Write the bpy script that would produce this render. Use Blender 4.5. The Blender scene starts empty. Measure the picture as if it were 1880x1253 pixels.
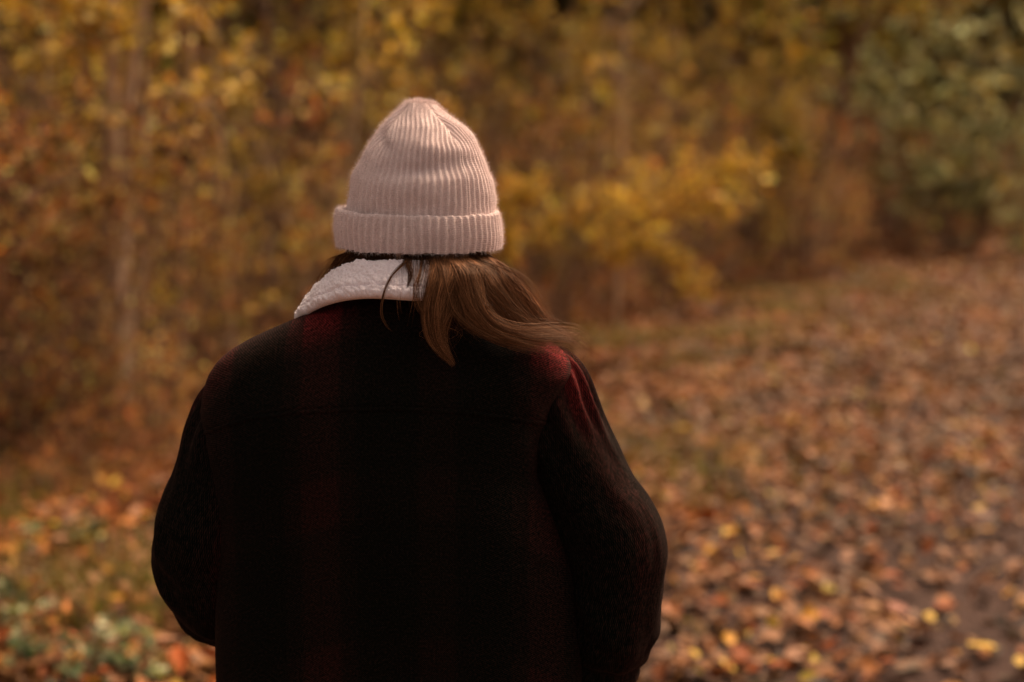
import bpy, math, random
import numpy as np

rng = np.random.default_rng(7)
random.seed(7)
R = math.radians
scene = bpy.context.scene
COL = scene.collection

# ------------------------------------------------------------------ camera
CAM_H = 1.52
PITCH = R(6.7)
LENS = 50.0
FPX = 1880 * LENS / 36.0
cam_d = bpy.data.cameras.new('camera')
cam = bpy.data.objects.new('camera', cam_d)
COL.objects.link(cam)
cam.location = (0, 0, CAM_H)
cam.rotation_euler = (R(90) - PITCH, 0, 0)
cam_d.lens = LENS
cam_d.sensor_width = 36.0
cam_d.clip_start = 0.05
cam_d.clip_end = 500
cam_d.dof.use_dof = True
cam_d.dof.focus_distance = 1.69
cam_d.dof.aperture_fstop = 2.2
cam_d.dof.aperture_blades = 0
scene.camera = cam

# ------------------------------------------------------------------ light
SUN_EL, SUN_AZ = R(48), R(36)          # azimuth measured from +Y towards +X
world = bpy.data.worlds.new('World')
scene.world = world
world.use_nodes = True
nt = world.node_tree
nt.nodes.clear()
w_out = nt.nodes.new('ShaderNodeOutputWorld')
w_bg = nt.nodes.new('ShaderNodeBackground')
w_sky = nt.nodes.new('ShaderNodeTexSky')
w_sky.sky_type = 'NISHITA'
w_sky.sun_disc = False
w_sky.sun_elevation = SUN_EL
w_sky.sun_rotation = SUN_AZ
w_sky.dust_density = 4.0
w_hs = nt.nodes.new('ShaderNodeHueSaturation')      # thin overcast: the blue is washed out
w_hs.inputs['Saturation'].default_value = 0.22
w_mul = nt.nodes.new('ShaderNodeMixRGB')
w_mul.blend_type = 'MULTIPLY'
w_mul.inputs[0].default_value = 1.0
w_mul.inputs[2].default_value = (1.0, 0.83, 0.66, 1)   # the photograph's warm white balance
nt.links.new(w_sky.outputs[0], w_hs.inputs['Color'])
nt.links.new(w_hs.outputs[0], w_mul.inputs[1])
nt.links.new(w_mul.outputs[0], w_bg.inputs['Color'])
w_bg.inputs['Strength'].default_value = 0.05
nt.links.new(w_bg.outputs[0], w_out.inputs[0])

sun_d = bpy.data.lights.new('sun', 'SUN')
sun_d.energy = 2.4
sun_d.angle = R(38)
sun_d.color = (1.0, 0.77, 0.52)
sun = bpy.data.objects.new('sun', sun_d)
COL.objects.link(sun)
sun.rotation_euler = (R(90) - SUN_EL, 0, math.pi - SUN_AZ)
sun.location = (0, 0, 30)

scene.view_settings.view_transform = 'Standard'
scene.view_settings.look = 'None'
scene.view_settings.gamma = 1.0
scene.view_settings.exposure = 1.92
scene.view_settings.use_curve_mapping = False
scene.render.engine = 'CYCLES'
scene.cycles.use_denoising = True
scene.cycles.max_bounces = 6
scene.cycles.diffuse_bounces = 2
scene.cycles.transmission_bounces = 4

# ------------------------------------------------------------------ helpers
CT, ST = math.cos(PITCH), math.sin(PITCH)


def U(px, py, Y):
    """world point seen at photo pixel (px, py) that stands at depth Y"""
    a = (px - 940.0) / FPX
    b = -(py - 626.5) / FPX
    d = np.array([a, b * ST + CT, b * CT - ST])
    k = Y / d[1]
    return np.array([0, 0, CAM_H]) + d * k


def ground_at(px, py):
    a = (px - 940.0) / FPX
    b = -(py - 626.5) / FPX
    d = np.array([a, b * ST + CT, b * CT - ST])
    k = -CAM_H / d[2]
    return d[:2] * k


def hash3(i, j, k):
    h = (i.astype(np.int64) * 374761393 + j.astype(np.int64) * 668265263 + k.astype(np.int64) * 2147483647 // 3) & 0xffffffff
    h = ((h ^ (h >> 13)) * 1274126177) & 0xffffffff
    h = h ^ (h >> 16)
    return (h & 0xffff) / 65535.0


def vnoise(p):
    p = np.asarray(p, float)
    i = np.floor(p).astype(np.int64)
    f = p - i
    f = f * f * (3 - 2 * f)
    out = 0
    for a in (0, 1):
        for b in (0, 1):
            for c in (0, 1):
                w = (f[..., 0] if a else 1 - f[..., 0]) * (f[..., 1] if b else 1 - f[..., 1]) * (f[..., 2] if c else 1 - f[..., 2])
                out = out + w * hash3(i[..., 0] + a, i[..., 1] + b, i[..., 2] + c)
    return out * 2 - 1


def fbm(p, o=3):
    p = np.asarray(p, float)
    s, a = 0, 1.0
    for k in range(o):
        s = s + a * vnoise(p * 2 ** k + 17.3 * k)
        a *= 0.5
    return s


def smooth(x, a, b):
    t = np.clip((x - a) / (b - a), 0, 1)
    return t * t * (3 - 2 * t)


def mesh_obj(name, verts, faces, mat=None, parent=None, smooth_shade=True, origin=None, uv=None, col=None, link=True):
    """faces: (n,3) or (n,4) array, or a list of such arrays"""
    verts = np.asarray(verts, np.float32)
    if origin is not None:
        verts = verts - np.asarray(origin, np.float32)
    me = bpy.data.meshes.new(name)
    if isinstance(faces, np.ndarray):
        faces = [faces]
    faces = [f for f in faces if len(f)]
    nl = sum(f.size for f in faces)
    nf = sum(len(f) for f in faces)
    loops = np.concatenate([f.ravel() for f in faces]).astype(np.int32)
    tot = np.concatenate([np.full(len(f), f.shape[1]) for f in faces])
    st = np.concatenate([[0], np.cumsum(tot)[:-1]]).astype(np.int32)
    me.vertices.add(len(verts))
    me.vertices.foreach_set('co', verts.ravel())
    me.loops.add(nl)
    me.loops.foreach_set('vertex_index', loops)
    me.polygons.add(nf)
    me.polygons.foreach_set('loop_start', st)
    me.polygons.foreach_set('use_smooth', np.full(nf, smooth_shade))
    me.update(calc_edges=True)
    if uv is not None:
        l = me.uv_layers.new(name='UVMap')
        l.data.foreach_set('uv', np.asarray(uv, np.float32)[loops].ravel())
    if col is not None:
        a = me.color_attributes.new('Col', 'FLOAT_COLOR', 'POINT')
        c = np.ones((len(verts), 4), np.float32)
        c[:, :3] = col
        a.data.foreach_set('color', c.ravel())
    if mat is not None:
        me.materials.append(mat)
    o = bpy.data.objects.new(name, me)
    if link:
        COL.objects.link(o)
    if parent is not None:
        o.parent = parent
    return o


def tag(o, label=None, cat=None, group=None, kind=None):
    for k, v in (('label', label), ('category', cat), ('group', group), ('kind', kind)):
        if v:
            o[k] = v
    return o


def empty(name, loc):
    o = bpy.data.objects.new(name, None)
    o.empty_display_size = 0.1
    COL.objects.link(o)
    o.location = loc
    return o


def copy_tree(o, parent=None):
    c = o.copy()
    COL.objects.link(c)
    c.parent = parent
    for ch in o.children:
        copy_tree(ch, c)
    return c


def grid_faces(nu, nv, wrap=True):
    """rows nv, columns nu; vertex index = row*nu+col"""
    c = np.arange(nu if wrap else nu - 1)
    r = np.arange(nv - 1)
    rr, cc = np.meshgrid(r, c, indexing='ij')
    a = rr * nu + cc
    b = rr * nu + (cc + 1) % nu
    return np.stack([a, b, b + nu, a + nu], -1).reshape(-1, 4)


def catmull(P, n):
    P = np.asarray(P, float)
    m = len(P)
    Q = np.vstack([2 * P[0] - P[1], P, 2 * P[-1] - P[-2]])
    t = np.linspace(0, m - 1 - 1e-9, n)
    i = t.astype(int)
    f = (t - i)[:, None]
    p0, p1, p2, p3 = Q[i], Q[i + 1], Q[i + 2], Q[i + 3]
    return 0.5 * (2 * p1 + (p2 - p0) * f + (2 * p0 - 5 * p1 + 4 * p2 - p3) * f ** 2 + (3 * p1 - p0 - 3 * p2 + p3) * f ** 3)


def frames(P):
    T = np.gradient(P, axis=0)
    T /= np.linalg.norm(T, axis=1, keepdims=True) + 1e-12
    N = np.zeros_like(P)
    a = np.array([0, 1.0, 0]) if abs(T[0][1]) < 0.9 else np.array([1.0, 0, 0])
    n = a - T[0] * a.dot(T[0])
    n /= np.linalg.norm(n)
    for i in range(len(P)):
        n = n - T[i] * n.dot(T[i])
        n /= np.linalg.norm(n) + 1e-12
        N[i] = n
    return T, N, np.cross(T, N)


class Tubes:
    def __init__(self):
        self.v, self.f, self.c, self.n = [], [], [], 0

    def add(self, P, rad, sides=5, col=None):
        P = np.asarray(P, float)
        m = len(P)
        rad = np.broadcast_to(np.asarray(rad, float), (m,))
        T, N, B = frames(P)
        a = np.arange(sides) * 2 * np.pi / sides
        ring = P[:, None] + rad[:, None, None] * (np.cos(a)[None, :, None] * N[:, None] + np.sin(a)[None, :, None] * B[:, None])
        self.v.append(ring.reshape(-1, 3))
        self.f.append(grid_faces(sides, m) + self.n)
        if col is not None:
            self.c.append(np.broadcast_to(np.asarray(col, float), (m * sides, 3)))
        self.n += m * sides

    def build(self, name, mat, parent=None, **k):
        if not self.v:
            return None
        return mesh_obj(name, np.vstack(self.v), np.vstack(self.f), mat, parent, col=np.vstack(self.c) if self.c else None, **k)


# ------------------------------------------------------------------ materials
def new_mat(name):
    m = bpy.data.materials.new(name)
    m.use_nodes = True
    t = m.node_tree
    return m, t, t.nodes['Principled BSDF'], t.nodes['Material Output']


def N(t, typ, **k):
    n = t.nodes.new(typ)
    for a, b in k.items():
        setattr(n, a, b)
    return n


def ramp(t, stops, interp='LINEAR'):
    n = t.nodes.new('ShaderNodeValToRGB')
    n.color_ramp.interpolation = interp
    e = n.color_ramp.elements
    while len(e) < len(stops):
        e.new(0.5)
    for x, (p, c) in zip(e, stops):
        x.position = p
        x.color = (*c, 1)
    return n


def leaf_material(name, trans=0.4, rough=0.55):
    m, t, b, out = new_mat(name)
    at = N(t, 'ShaderNodeAttribute', attribute_name='Col')
    tc = N(t, 'ShaderNodeTexCoord')
    nz = N(t, 'ShaderNodeTexNoise')
    nz.inputs['Scale'].default_value = 60
    nz.inputs['Detail'].default_value = 3
    t.links.new(tc.outputs['Object'], nz.inputs['Vector'])
    mx = N(t, 'ShaderNodeMixRGB', blend_type='MULTIPLY')
    mx.inputs[0].default_value = 1
    rp = ramp(t, [(0.3, (0.62, 0.55, 0.5)), (0.62, (1.1, 1.1, 1.1))])
    t.links.new(nz.outputs['Fac'], rp.inputs[0])
    t.links.new(at.outputs['Color'], mx.inputs[1])
    t.links.new(rp.outputs[0], mx.inputs[2])
    t.links.new(mx.outputs[0], b.inputs['Base Color'])
    b.inputs['Roughness'].default_value = rough
    b.inputs['Specular IOR Level'].default_value = 0.12
    tr = N(t, 'ShaderNodeBsdfTranslucent')
    t.links.new(mx.outputs[0], tr.inputs['Color'])
    ms = N(t, 'ShaderNodeMixShader')
    ms.inputs[0].default_value = trans
    t.links.new(b.outputs[0], ms.inputs[1])
    t.links.new(tr.outputs[0], ms.inputs[2])
    t.links.new(ms.outputs[0], out.inputs['Surface'])
    return m


def bark_material(name, c1, c2):
    m, t, b, out = new_mat(name)
    tc = N(t, 'ShaderNodeTexCoord')
    mp = N(t, 'ShaderNodeMapping')
    mp.inputs['Scale'].default_value = (1, 1, 0.25)
    t.links.new(tc.outputs['Object'], mp.inputs['Vector'])
    nz = N(t, 'ShaderNodeTexNoise')
    nz.inputs['Scale'].default_value = 28
    nz.inputs['Detail'].default_value = 6
    t.links.new(mp.outputs[0], nz.inputs['Vector'])
    rp = ramp(t, [(0.35, c1), (0.65, c2)])
    t.links.new(nz.outputs['Fac'], rp.inputs[0])
    t.links.new(rp.outputs[0], b.inputs['Base Color'])
    b.inputs['Roughness'].default_value = 0.85
    bp = N(t, 'ShaderNodeBump')
    bp.inputs['Strength'].default_value = 0.6
    bp.inputs['Distance'].default_value = 0.01
    t.links.new(nz.outputs['Fac'], bp.inputs['Height'])
    t.links.new(bp.outputs[0], b.inputs['Normal'])
    return m


M_LEAF = leaf_material('autumn_leaf')
M_LITTER = leaf_material('fallen_leaf_skin', 0.12, 0.6)
M_BARK_PALE = bark_material('bark_pale', (0.32, 0.20, 0.12), (0.58, 0.40, 0.27))
M_BARK = bark_material('bark_brown', (0.10, 0.055, 0.03), (0.23, 0.13, 0.075))
M_BARK_DARK = bark_material('bark_dark', (0.035, 0.022, 0.014), (0.09, 0.055, 0.035))


def ground_material():
    m, t, b, out = new_mat('woodland_soil')
    tc = N(t, 'ShaderNodeTexCoord')
    n1 = N(t, 'ShaderNodeTexNoise')
    n1.inputs['Scale'].default_value = 9
    n1.inputs['Detail'].default_value = 8
    n1.inputs['Roughness'].default_value = 0.75
    t.links.new(tc.outputs['Object'], n1.inputs['Vector'])
    v = N(t, 'ShaderNodeTexVoronoi')
    v.inputs['Scale'].default_value = 16
    t.links.new(tc.outputs['Object'], v.inputs['Vector'])
    r1 = ramp(t, [(0.2, (0.03, 0.014, 0.008)), (0.5, (0.085, 0.036, 0.016)), (0.8, (0.15, 0.065, 0.028))])
    r2 = ramp(t, [(0.0, (0.55, 0.5, 0.45)), (0.5, (1.0, 0.9, 0.8)), (1.0, (1.4, 1.15, 0.8))])
    t.links.new(n1.outputs['Fac'], r1.inputs[0])
    t.links.new(v.outputs['Color'], r2.inputs[0])
    mx = N(t, 'ShaderNodeMixRGB', blend_type='MULTIPLY')
    mx.inputs[0].default_value = 1
    t.links.new(r1.outputs[0], mx.inputs[1])
    t.links.new(r2.outputs[0], mx.inputs[2])
    t.links.new(mx.outputs[0], b.inputs['Base Color'])
    b.inputs['Roughness'].default_value = 0.95
    b.inputs['Specular IOR Level'].default_value = 0.08
    bp = N(t, 'ShaderNodeBump')
    bp.inputs['Distance'].default_value = 0.03
    t.links.new(n1.outputs['Fac'], bp.inputs['Height'])
    t.links.new(bp.outputs[0], b.inputs['Normal'])
    return m


def path_material():
    m, t, b, out = new_mat('path_gravel')
    tc = N(t, 'ShaderNodeTexCoord')
    n1 = N(t, 'ShaderNodeTexNoise')
    n1.inputs['Scale'].default_value = 3
    n1.inputs['Detail'].default_value = 9
    n1.inputs['Roughness'].default_value = 0.7
    t.links.new(tc.outputs['Object'], n1.inputs['Vector'])
    v = N(t, 'ShaderNodeTexVoronoi')
    v.inputs['Scale'].default_value = 60
    t.links.new(tc.outputs['Object'], v.inputs['Vector'])
    r1 = ramp(t, [(0.3, (0.034, 0.019, 0.0165)), (0.7, (0.072, 0.042, 0.036))])
    r2 = ramp(t, [(0.0, (0.6, 0.58, 0.55)), (1.0, (1.3, 1.25, 1.2))])
    t.links.new(n1.outputs['Fac'], r1.inputs[0])
    t.links.new(v.outputs['Color'], r2.inputs[0])
    mx = N(t, 'ShaderNodeMixRGB', blend_type='MULTIPLY')
    mx.inputs[0].default_value = 1
    t.links.new(r1.outputs[0], mx.inputs[1])
    t.links.new(r2.outputs[0], mx.inputs[2])
    t.links.new(mx.outputs[0], b.inputs['Base Color'])
    b.inputs['Roughness'].default_value = 0.95
    b.inputs['Specular IOR Level'].default_value = 0.08
    bp = N(t, 'ShaderNodeBump')
    bp.inputs['Distance'].default_value = 0.012
    t.links.new(v.outputs['Distance'], bp.inputs['Height'])
    t.links.new(bp.outputs[0], b.inputs['Normal'])
    return m


# ------------------------------------------------------------------ the setting
LINE0 = np.array([-2.5, 7.7])                 # foot of the thicket
DIR = np.array([0.475, 0.88])
DIR = DIR / np.linalg.norm(DIR)
NRM = np.array([DIR[1], -DIR[0]])             # points right, over the path


def along(s, q):
    s = np.asarray(s, float)
    q = np.asarray(q, float)
    return LINE0 + s[..., None] * DIR + q[..., None] * NRM


def to_sq(xy):
    d = np.asarray(xy) - LINE0
    return d @ DIR, d @ NRM


def ground_h(x, y):
    """gentle unevenness; the path itself stays nearly level"""
    s, q = to_sq(np.stack([x, y], -1))
    amp = 0.012 + 0.05 * smooth(-q, -1.2, 1.0)
    return amp * fbm(np.stack([x * 0.9, y * 0.9, 0 * x], -1), 3) + 0.06 * smooth(-q, -0.3, 4.0)


xs = np.concatenate([np.linspace(-160, -14, 14), np.linspace(-12, 16, 113), np.linspace(18, 160, 14)])
ys = np.concatenate([np.linspace(-60, -2, 10), np.linspace(0, 30, 121), np.linspace(32, 220, 22)])
XX, YY = np.meshgrid(xs, ys)
gv = np.stack([XX, YY, ground_h(XX, YY)], -1).reshape(-1, 3)
ground = mesh_obj('ground', gv, grid_faces(len(xs), len(ys), False), ground_material())
tag(ground, kind='structure')

ss = np.linspace(-16, 90, 220)
qs = np.linspace(3.6, 8.0, 20)
S, Q = np.meshgrid(ss, qs)
wob = 0.25 * fbm(np.stack([S * 0.35, Q * 0, S * 0], -1), 3)
edge = np.abs((Q - 5.8) / 2.2)
pxy = along(S, Q + wob)
pz = ground_h(pxy[..., 0], pxy[..., 1]) + 0.012 - 0.03 * smooth(edge, 0.86, 1.0)
path = mesh_obj('path', np.concatenate([pxy, pz[..., None]], -1).reshape(-1, 3), grid_faces(len(ss), len(qs), False), path_material())
tag(path, kind='structure')

# ------------------------------------------------------------------ leaves
LEAF2D = np.array([[0, -0.5], [-0.30, -0.16], [-0.25, 0.2], [0, 0.55], [0.25, 0.2], [0.30, -0.16]])


def rand_rot(n, tilt):
    """leaf frames: yaw free, tilted by a normal angle of the given spread"""
    yaw = rng.uniform(0, 2 * np.pi, n)
    nx, ny = rng.normal(0, tilt, n), rng.normal(0, tilt, n)
    nrm = np.stack([nx, ny, np.ones(n)], -1)
    nrm /= np.linalg.norm(nrm, axis=1, keepdims=True)
    a = np.stack([np.cos(yaw), np.sin(yaw), np.zeros(n)], -1)
    u = a - nrm * np.sum(a * nrm, 1, keepdims=True)
    u /= np.linalg.norm(u, axis=1, keepdims=True)
    return u, np.cross(nrm, u), nrm


def leaf_arrays(pos, size, frame, fold=0.18, cols=None):
    u, v, w = frame
    n = len(pos)
    size = np.broadcast_to(size, (n,))
    fl = rng.uniform(-0.3, 1.0, n) * fold
    curl = rng.uniform(-0.12, 0.2, n)
    L = LEAF2D
    z = np.abs(L[:, 0])[None, :] * fl[:, None] * 3 + (L[:, 1] ** 2)[None, :] * curl[:, None] * 2
    wid = rng.uniform(0.75, 1.25, n)
    verts = pos[:, None] + size[:, None, None] * (L[None, :, 0, None] * wid[:, None, None] * v[:, None] + L[None, :, 1, None] * u[:, None] + z[..., None] * w[:, None])
    f = np.array([[0, 1, 2, 3], [0, 3, 4, 5]])
    faces = (np.arange(n)[:, None, None] * 6 + f[None]).reshape(-1, 4)
    c = None if cols is None else np.repeat(cols, 6, axis=0)
    return verts.reshape(-1, 3), faces, c


def pick(palette, n, jitter=0.18):
    w = np.array([p[0] for p in palette], float)
    cs = np.array([p[1] for p in palette])
    i = rng.choice(len(palette), n, p=w / w.sum())
    return np.clip(cs[i] * np.exp(rng.normal(0, jitter, (n, 1))) * np.exp(rng.normal(0, 0.06, (n, 3))), 0, 0.9)


GOLD, ORANGE, RUST = (0.60, 0.32, 0.035), (0.54, 0.20, 0.03), (0.36, 0.10, 0.025)
TAN, BROWN, DARK = (0.44, 0.24, 0.12), (0.22, 0.10, 0.045), (0.07, 0.032, 0.018)
PINKTAN, YELLOW, OLIVE = (0.46, 0.25, 0.155), (0.66, 0.46, 0.06), (0.19, 0.17, 0.03)
GREYGREEN, GREEN = (0.40, 0.40, 0.22), (0.10, 0.13, 0.03)
PAL_VERGE = [(3, (0.40, 0.16, 0.035)), (2.2, (0.34, 0.17, 0.08)), (3, BROWN), (2, RUST), (1.2, (0.42, 0.23, 0.04)), (1.8, DARK), (0.5, YELLOW), (0.5, OLIVE)]
K_ = lambda c, k: tuple(x * k for x in c)
PAL_PATH = [(3, (0.33, 0.155, 0.075)), (4, (0.37, 0.155, 0.05)), (3.5, BROWN), (1.6, RUST), (0.8, (0.42, 0.22, 0.04)), (2.4, DARK), (0.2, YELLOW)]

# leaf litter: nobody could count it
cand = 420000
Yc = 3.2 + (46 - 3.2) * rng.random(cand) ** 1.9
Xc = (rng.random(cand) * 1.2 - 0.6) * (Yc + 1.2)
s_, q_ = to_sq(np.stack([Xc, Yc], -1))
pdf = 1.9 * ((Yc - 3.2) / 42.8) ** -0.4736 ** 1 if False else None
area_w = 1.2 * (Yc + 1.2)
dens_c = cand / (1.9 * (46 - 3.2)) * ((Yc - 3.2) / 42.8 + 1e-4) ** (1 / 1.9 - 1) / area_w     # candidates per square metre here
want = np.where(q_ < -1.5, 220, np.where(q_ < 2.8, 680, np.interp(q_, [2.8, 4.4, 5.1, 7], [700, 560, 130, 160])))
patch = fbm(np.stack([Xc * 0.8, Yc * 0.8, 0 * Xc], -1), 3)
want = want * np.clip(1 + 0.55 * patch, 0.25, 1.8) * np.interp(Yc, [3, 12, 25, 46], [1, 0.75, 0.4, 0.25])
keep = (rng.random(cand) < want / dens_c) & (q_ > -7)
Xc, Yc, q_ = Xc[keep], Yc[keep], q_[keep]
n = len(Xc)
pos = np.stack([Xc, Yc, ground_h(Xc, Yc) + 0.012 + 0.03 * rng.random(n)], -1)
size = np.clip(rng.normal(0.064, 0.018, n), 0.025, 0.11) * np.interp(Yc, [3, 14, 40], [1, 1.05, 1.7])
cols = np.where((q_ + rng.normal(0, 0.7, n) > 2.2)[:, None], pick(PAL_PATH, n) * np.array([0.68, 0.68, 0.70]), pick(PAL_VERGE, n) * np.array([0.72, 0.62, 0.55]))
cols = cols * np.clip(1 + 0.7 * fbm(np.stack([Xc * 4, Yc * 4, 0 * Xc + 3], -1), 2), 0.35, 1.7)[:, None]
v, f, c = leaf_arrays(pos, size, rand_rot(n, 0.45), 0.2, np.clip(cols, 0, 0.85))
# the carpet goes on outside the frame
_state = rng.bit_generator.state
ne = 60000
Ye = 1.0 + 22 * rng.random(ne) ** 1.4
Xe = rng.uniform(-1, 1, ne) * (Ye * 1.0 + 2.5)
ke = (np.abs(Xe) > 0.6 * (Ye + 1.2)) | (Ye < 3.2)
Xe, Ye = Xe[ke], Ye[ke]
ne = len(Xe)
qe = to_sq(np.stack([Xe, Ye], -1))[1]
ce = np.where((qe + rng.normal(0, 0.7, ne) > 2.2)[:, None], pick(PAL_PATH, ne) * np.array([0.68, 0.68, 0.70]), pick(PAL_VERGE, ne) * np.array([0.72, 0.62, 0.55]))
ve, fe, ce = leaf_arrays(np.stack([Xe, Ye, ground_h(Xe, Ye) + 0.012 + 0.03 * rng.random(ne)], -1), np.clip(rng.normal(0.075, 0.018, ne), 0.03, 0.12), rand_rot(ne, 0.45), 0.2, ce)
v, f, c = np.vstack([v, ve]), np.vstack([f, fe + len(v)]), np.vstack([c, ce])
rng.bit_generator.state = _state
litter = mesh_obj('leaf_litter', v, f, M_LITTER, smooth_shade=False, col=c)
tag(litter, 'carpet of brown and orange fallen leaves over verge and path', 'leaf litter', kind='stuff')
print('litter', n)

# grass among the leaves on the verge
nb = 26000
gs = rng.uniform(-6, 16, nb)
gq = rng.normal(0.9, 0.75, nb)
gxy = along(gs, gq)
gp = ground_at(235, 1095)
np_ = 700
gxy[:np_] = gp + rng.normal(0, 1, (np_, 2)) * np.array([0.22, 0.30])
gp = ground_at(1230, 860)
gxy[np_:2 * np_] = gp + rng.normal(0, 1, (np_, 2)) * np.array([0.35, 0.6])
keep = (np.arange(nb) < 2 * np_) | (fbm(np.stack([gxy[:, 0] * 1.3, gxy[:, 1] * 1.3, 0 * gs + 5], -1), 2) > 0.12)
gxy = gxy[keep]
nb = len(gxy)
base = np.stack([gxy[:, 0], gxy[:, 1], ground_h(gxy[:, 0], gxy[:, 1])], -1)
h = rng.uniform(0.06, 0.16, nb)
yaw = rng.uniform(0, 2 * np.pi, nb)
side = np.stack([np.cos(yaw), np.sin(yaw), 0 * yaw], -1) * 0.004
bend = np.stack([np.cos(yaw + 1.5), np.sin(yaw + 1.5), 0 * yaw], -1) * (h * rng.uniform(0.2, 0.9, nb))[:, None]
up = np.array([0, 0, 1.0])
gv = np.stack([base - side, base + side, base + side * 0.7 + bend * 0.35 + up * h[:, None] * 0.6, base - side * 0.7 + bend * 0.35 + up * h[:, None] * 0.6, base + bend + up * h[:, None]], 1)
gi = np.arange(nb)[:, None] * 5
gcol = np.repeat(pick([(3, (0.11, 0.105, 0.02)), (2, (0.16, 0.14, 0.03)), (2, (0.24, 0.17, 0.06))], nb), 5, axis=0)
grass = mesh_obj('grass', gv.reshape(-1, 3), [gi + np.array([0, 1, 2, 3]), gi + np.array([3, 2, 4])], M_LEAF, smooth_shade=False, col=gcol)
tag(grass, 'short green grass growing through the leaves on the verge', 'grass', kind='stuff')


# ------------------------------------------------------------------ trees and shrubs
def branch_curve(p0, d, L, up=0.35, wob=0.1, n=7):
    P = [np.array(p0, float)]
    d = np.array(d, float)
    d /= np.linalg.norm(d)
    for i in range(n - 1):
        P.append(P[-1] + d * L / (n - 1))
        d = d + np.array([0, 0, up / n]) + rng.normal(0, wob, 3)
        d /= np.linalg.norm(d)
    return np.array(P)


def make_tree(name, height, stems, spread, stem_r, nbranch, leaves, leaf_size, palette, bark, low=0.15, blen=0.35, up=0.35, clear=0.0, crown_dens=None):
    """returns a root Empty with trunk, branches and crown parts; origin at its foot"""
    root = empty(name, (0, 0, 0))
    TR, BR = Tubes(), Tubes()
    twig_pts = []
    trunks = []
    for k in range(stems):
        a = rng.uniform(0, 2 * np.pi)
        lean = spread * rng.uniform(0.3, 1.0) if stems > 1 else spread * 0.3
        d = np.array([math.cos(a) * lean, math.sin(a) * lean, 1])
        b0 = np.array([math.cos(a), math.sin(a), 0]) * (0.04 * stems ** 0.5 if stems > 1 else 0) + np.array([0, 0, -0.08])
        H = height * rng.uniform(0.72, 1.0) if stems > 1 else height
        P = branch_curve(b0, d, H, 0.1, 0.045, 12)
        r0 = stem_r * rng.uniform(0.7, 1.1)
        rad = r0 * np.linspace(1, 0.22, 12)
        TR = Tubes()
        TR.add(P, rad, 7 if stem_r > 0.03 else 5)
        TR.build('trunk' if stems == 1 else 'stem', bark, root)
        for j in range(nbranch):
            t = low + (1 - low) * (rng.random() ** 0.85)
            i = t * 11
            i0 = min(int(i), 10)
            p = P[i0] + (P[i0 + 1] - P[i0]) * (i - i0)
            ang = rng.uniform(0, 2 * np.pi)
            L = blen * height * (1.1 - 0.65 * t) * rng.uniform(0.5, 1.1)
            bd = np.array([math.cos(ang), math.sin(ang), rng.uniform(0.1, 0.9)])
            Bp = branch_curve(p, bd, L, up, 0.1, 6)
            BR.add(Bp, max(0.0035, r0 * 0.33 * (1.1 - t)) * np.linspace(1, 0.25, 6), 4)
            twig_pts.append(Bp[2:])
            for q in range(3):
                m = rng.integers(1, 5)
                td = Bp[m + 1] - Bp[m] + rng.normal(0, 0.6, 3) * np.linalg.norm(Bp[m + 1] - Bp[m])
                Tp = branch_curve(Bp[m], td, L * rng.uniform(0.25, 0.55), 0.2, 0.12, 5)
                BR.add(Tp, 0.003 * np.linspace(1, 0.5, 5), 3)
                twig_pts.append(Tp[1:])
    tag(BR.build('branches', bark, root), kind='stuff')
    if leaves:
        seg = [np.concatenate([p[:-1, None], p[1:, None]], 1) for p in twig_pts]
        seg = np.concatenate(seg)
        wz = np.clip((seg[:, 0, 2] - clear), 0.02, None) ** 0.3
        w = wz / wz.sum()
        # leaves sit in bunches, so the crown has light clumps and gaps
        bunch = 0.25 + 1.3 * np.clip(fbm(seg[:, 0] * 2.2 + rng.uniform(0, 50), 2), -0.3, 1.2)
        w = w * np.clip(bunch, 0.03, None)
        w /= w.sum()
        i = rng.choice(len(seg), leaves, p=w)
        f = rng.random((leaves, 1))
        pos = seg[i, 0] * (1 - f) + seg[i, 1] * f + rng.normal(0, 0.03, (leaves, 3))
        u, vv, ww = rand_rot(leaves, 1.3)
        cols = pick(palette, leaves)
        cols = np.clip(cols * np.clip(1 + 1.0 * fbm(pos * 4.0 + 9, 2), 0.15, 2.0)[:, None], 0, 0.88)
        sz = leaf_size * np.clip(rng.normal(1, 0.25, leaves), 0.45, 1.7)
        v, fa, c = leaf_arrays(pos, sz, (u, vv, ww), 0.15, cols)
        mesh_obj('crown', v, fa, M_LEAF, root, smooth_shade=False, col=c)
    return root


HIGHLIGHT = (0.86, 0.62, 0.20)  # very pale leaf colour, put in as highlights among the leaves
P_GOLD = [(4, (0.56, 0.36, 0.03)), (0.8, (0.46, 0.19, 0.03)), (1.2, (0.20, 0.11, 0.03)), (3, (0.66, 0.38, 0.03)), (1.8, OLIVE), (0.35, RUST), (1.6, (0.05, 0.03, 0.012)), (3.0, HIGHLIGHT)]
P_ORANGE = [(2, (0.42, 0.15, 0.03)), (1.2, RUST), (3, BROWN), (2, (0.45, 0.25, 0.03)), (1, TAN), (2.2, (0.05, 0.03, 0.012)), (1.6, HIGHLIGHT)]
P_BROWN = [(3, BROWN), (1.5, RUST), (0.7, ORANGE), (1, TAN), (0.5, GOLD), (2, DARK)]
P_YELLOW = [(3, YELLOW), (3, GOLD), (1, (0.4, 0.22, 0.03)), (1, OLIVE), (1, BROWN), (0.4, HIGHLIGHT)]
P_OLIVE = [(3, OLIVE), (2, (0.30, 0.24, 0.05)), (1.3, GOLD), (1, BROWN)]
P_GREY = [(4, GREYGREEN), (2, (0.28, 0.27, 0.10)), (1, OLIVE), (0.4, GOLD)]

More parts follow.
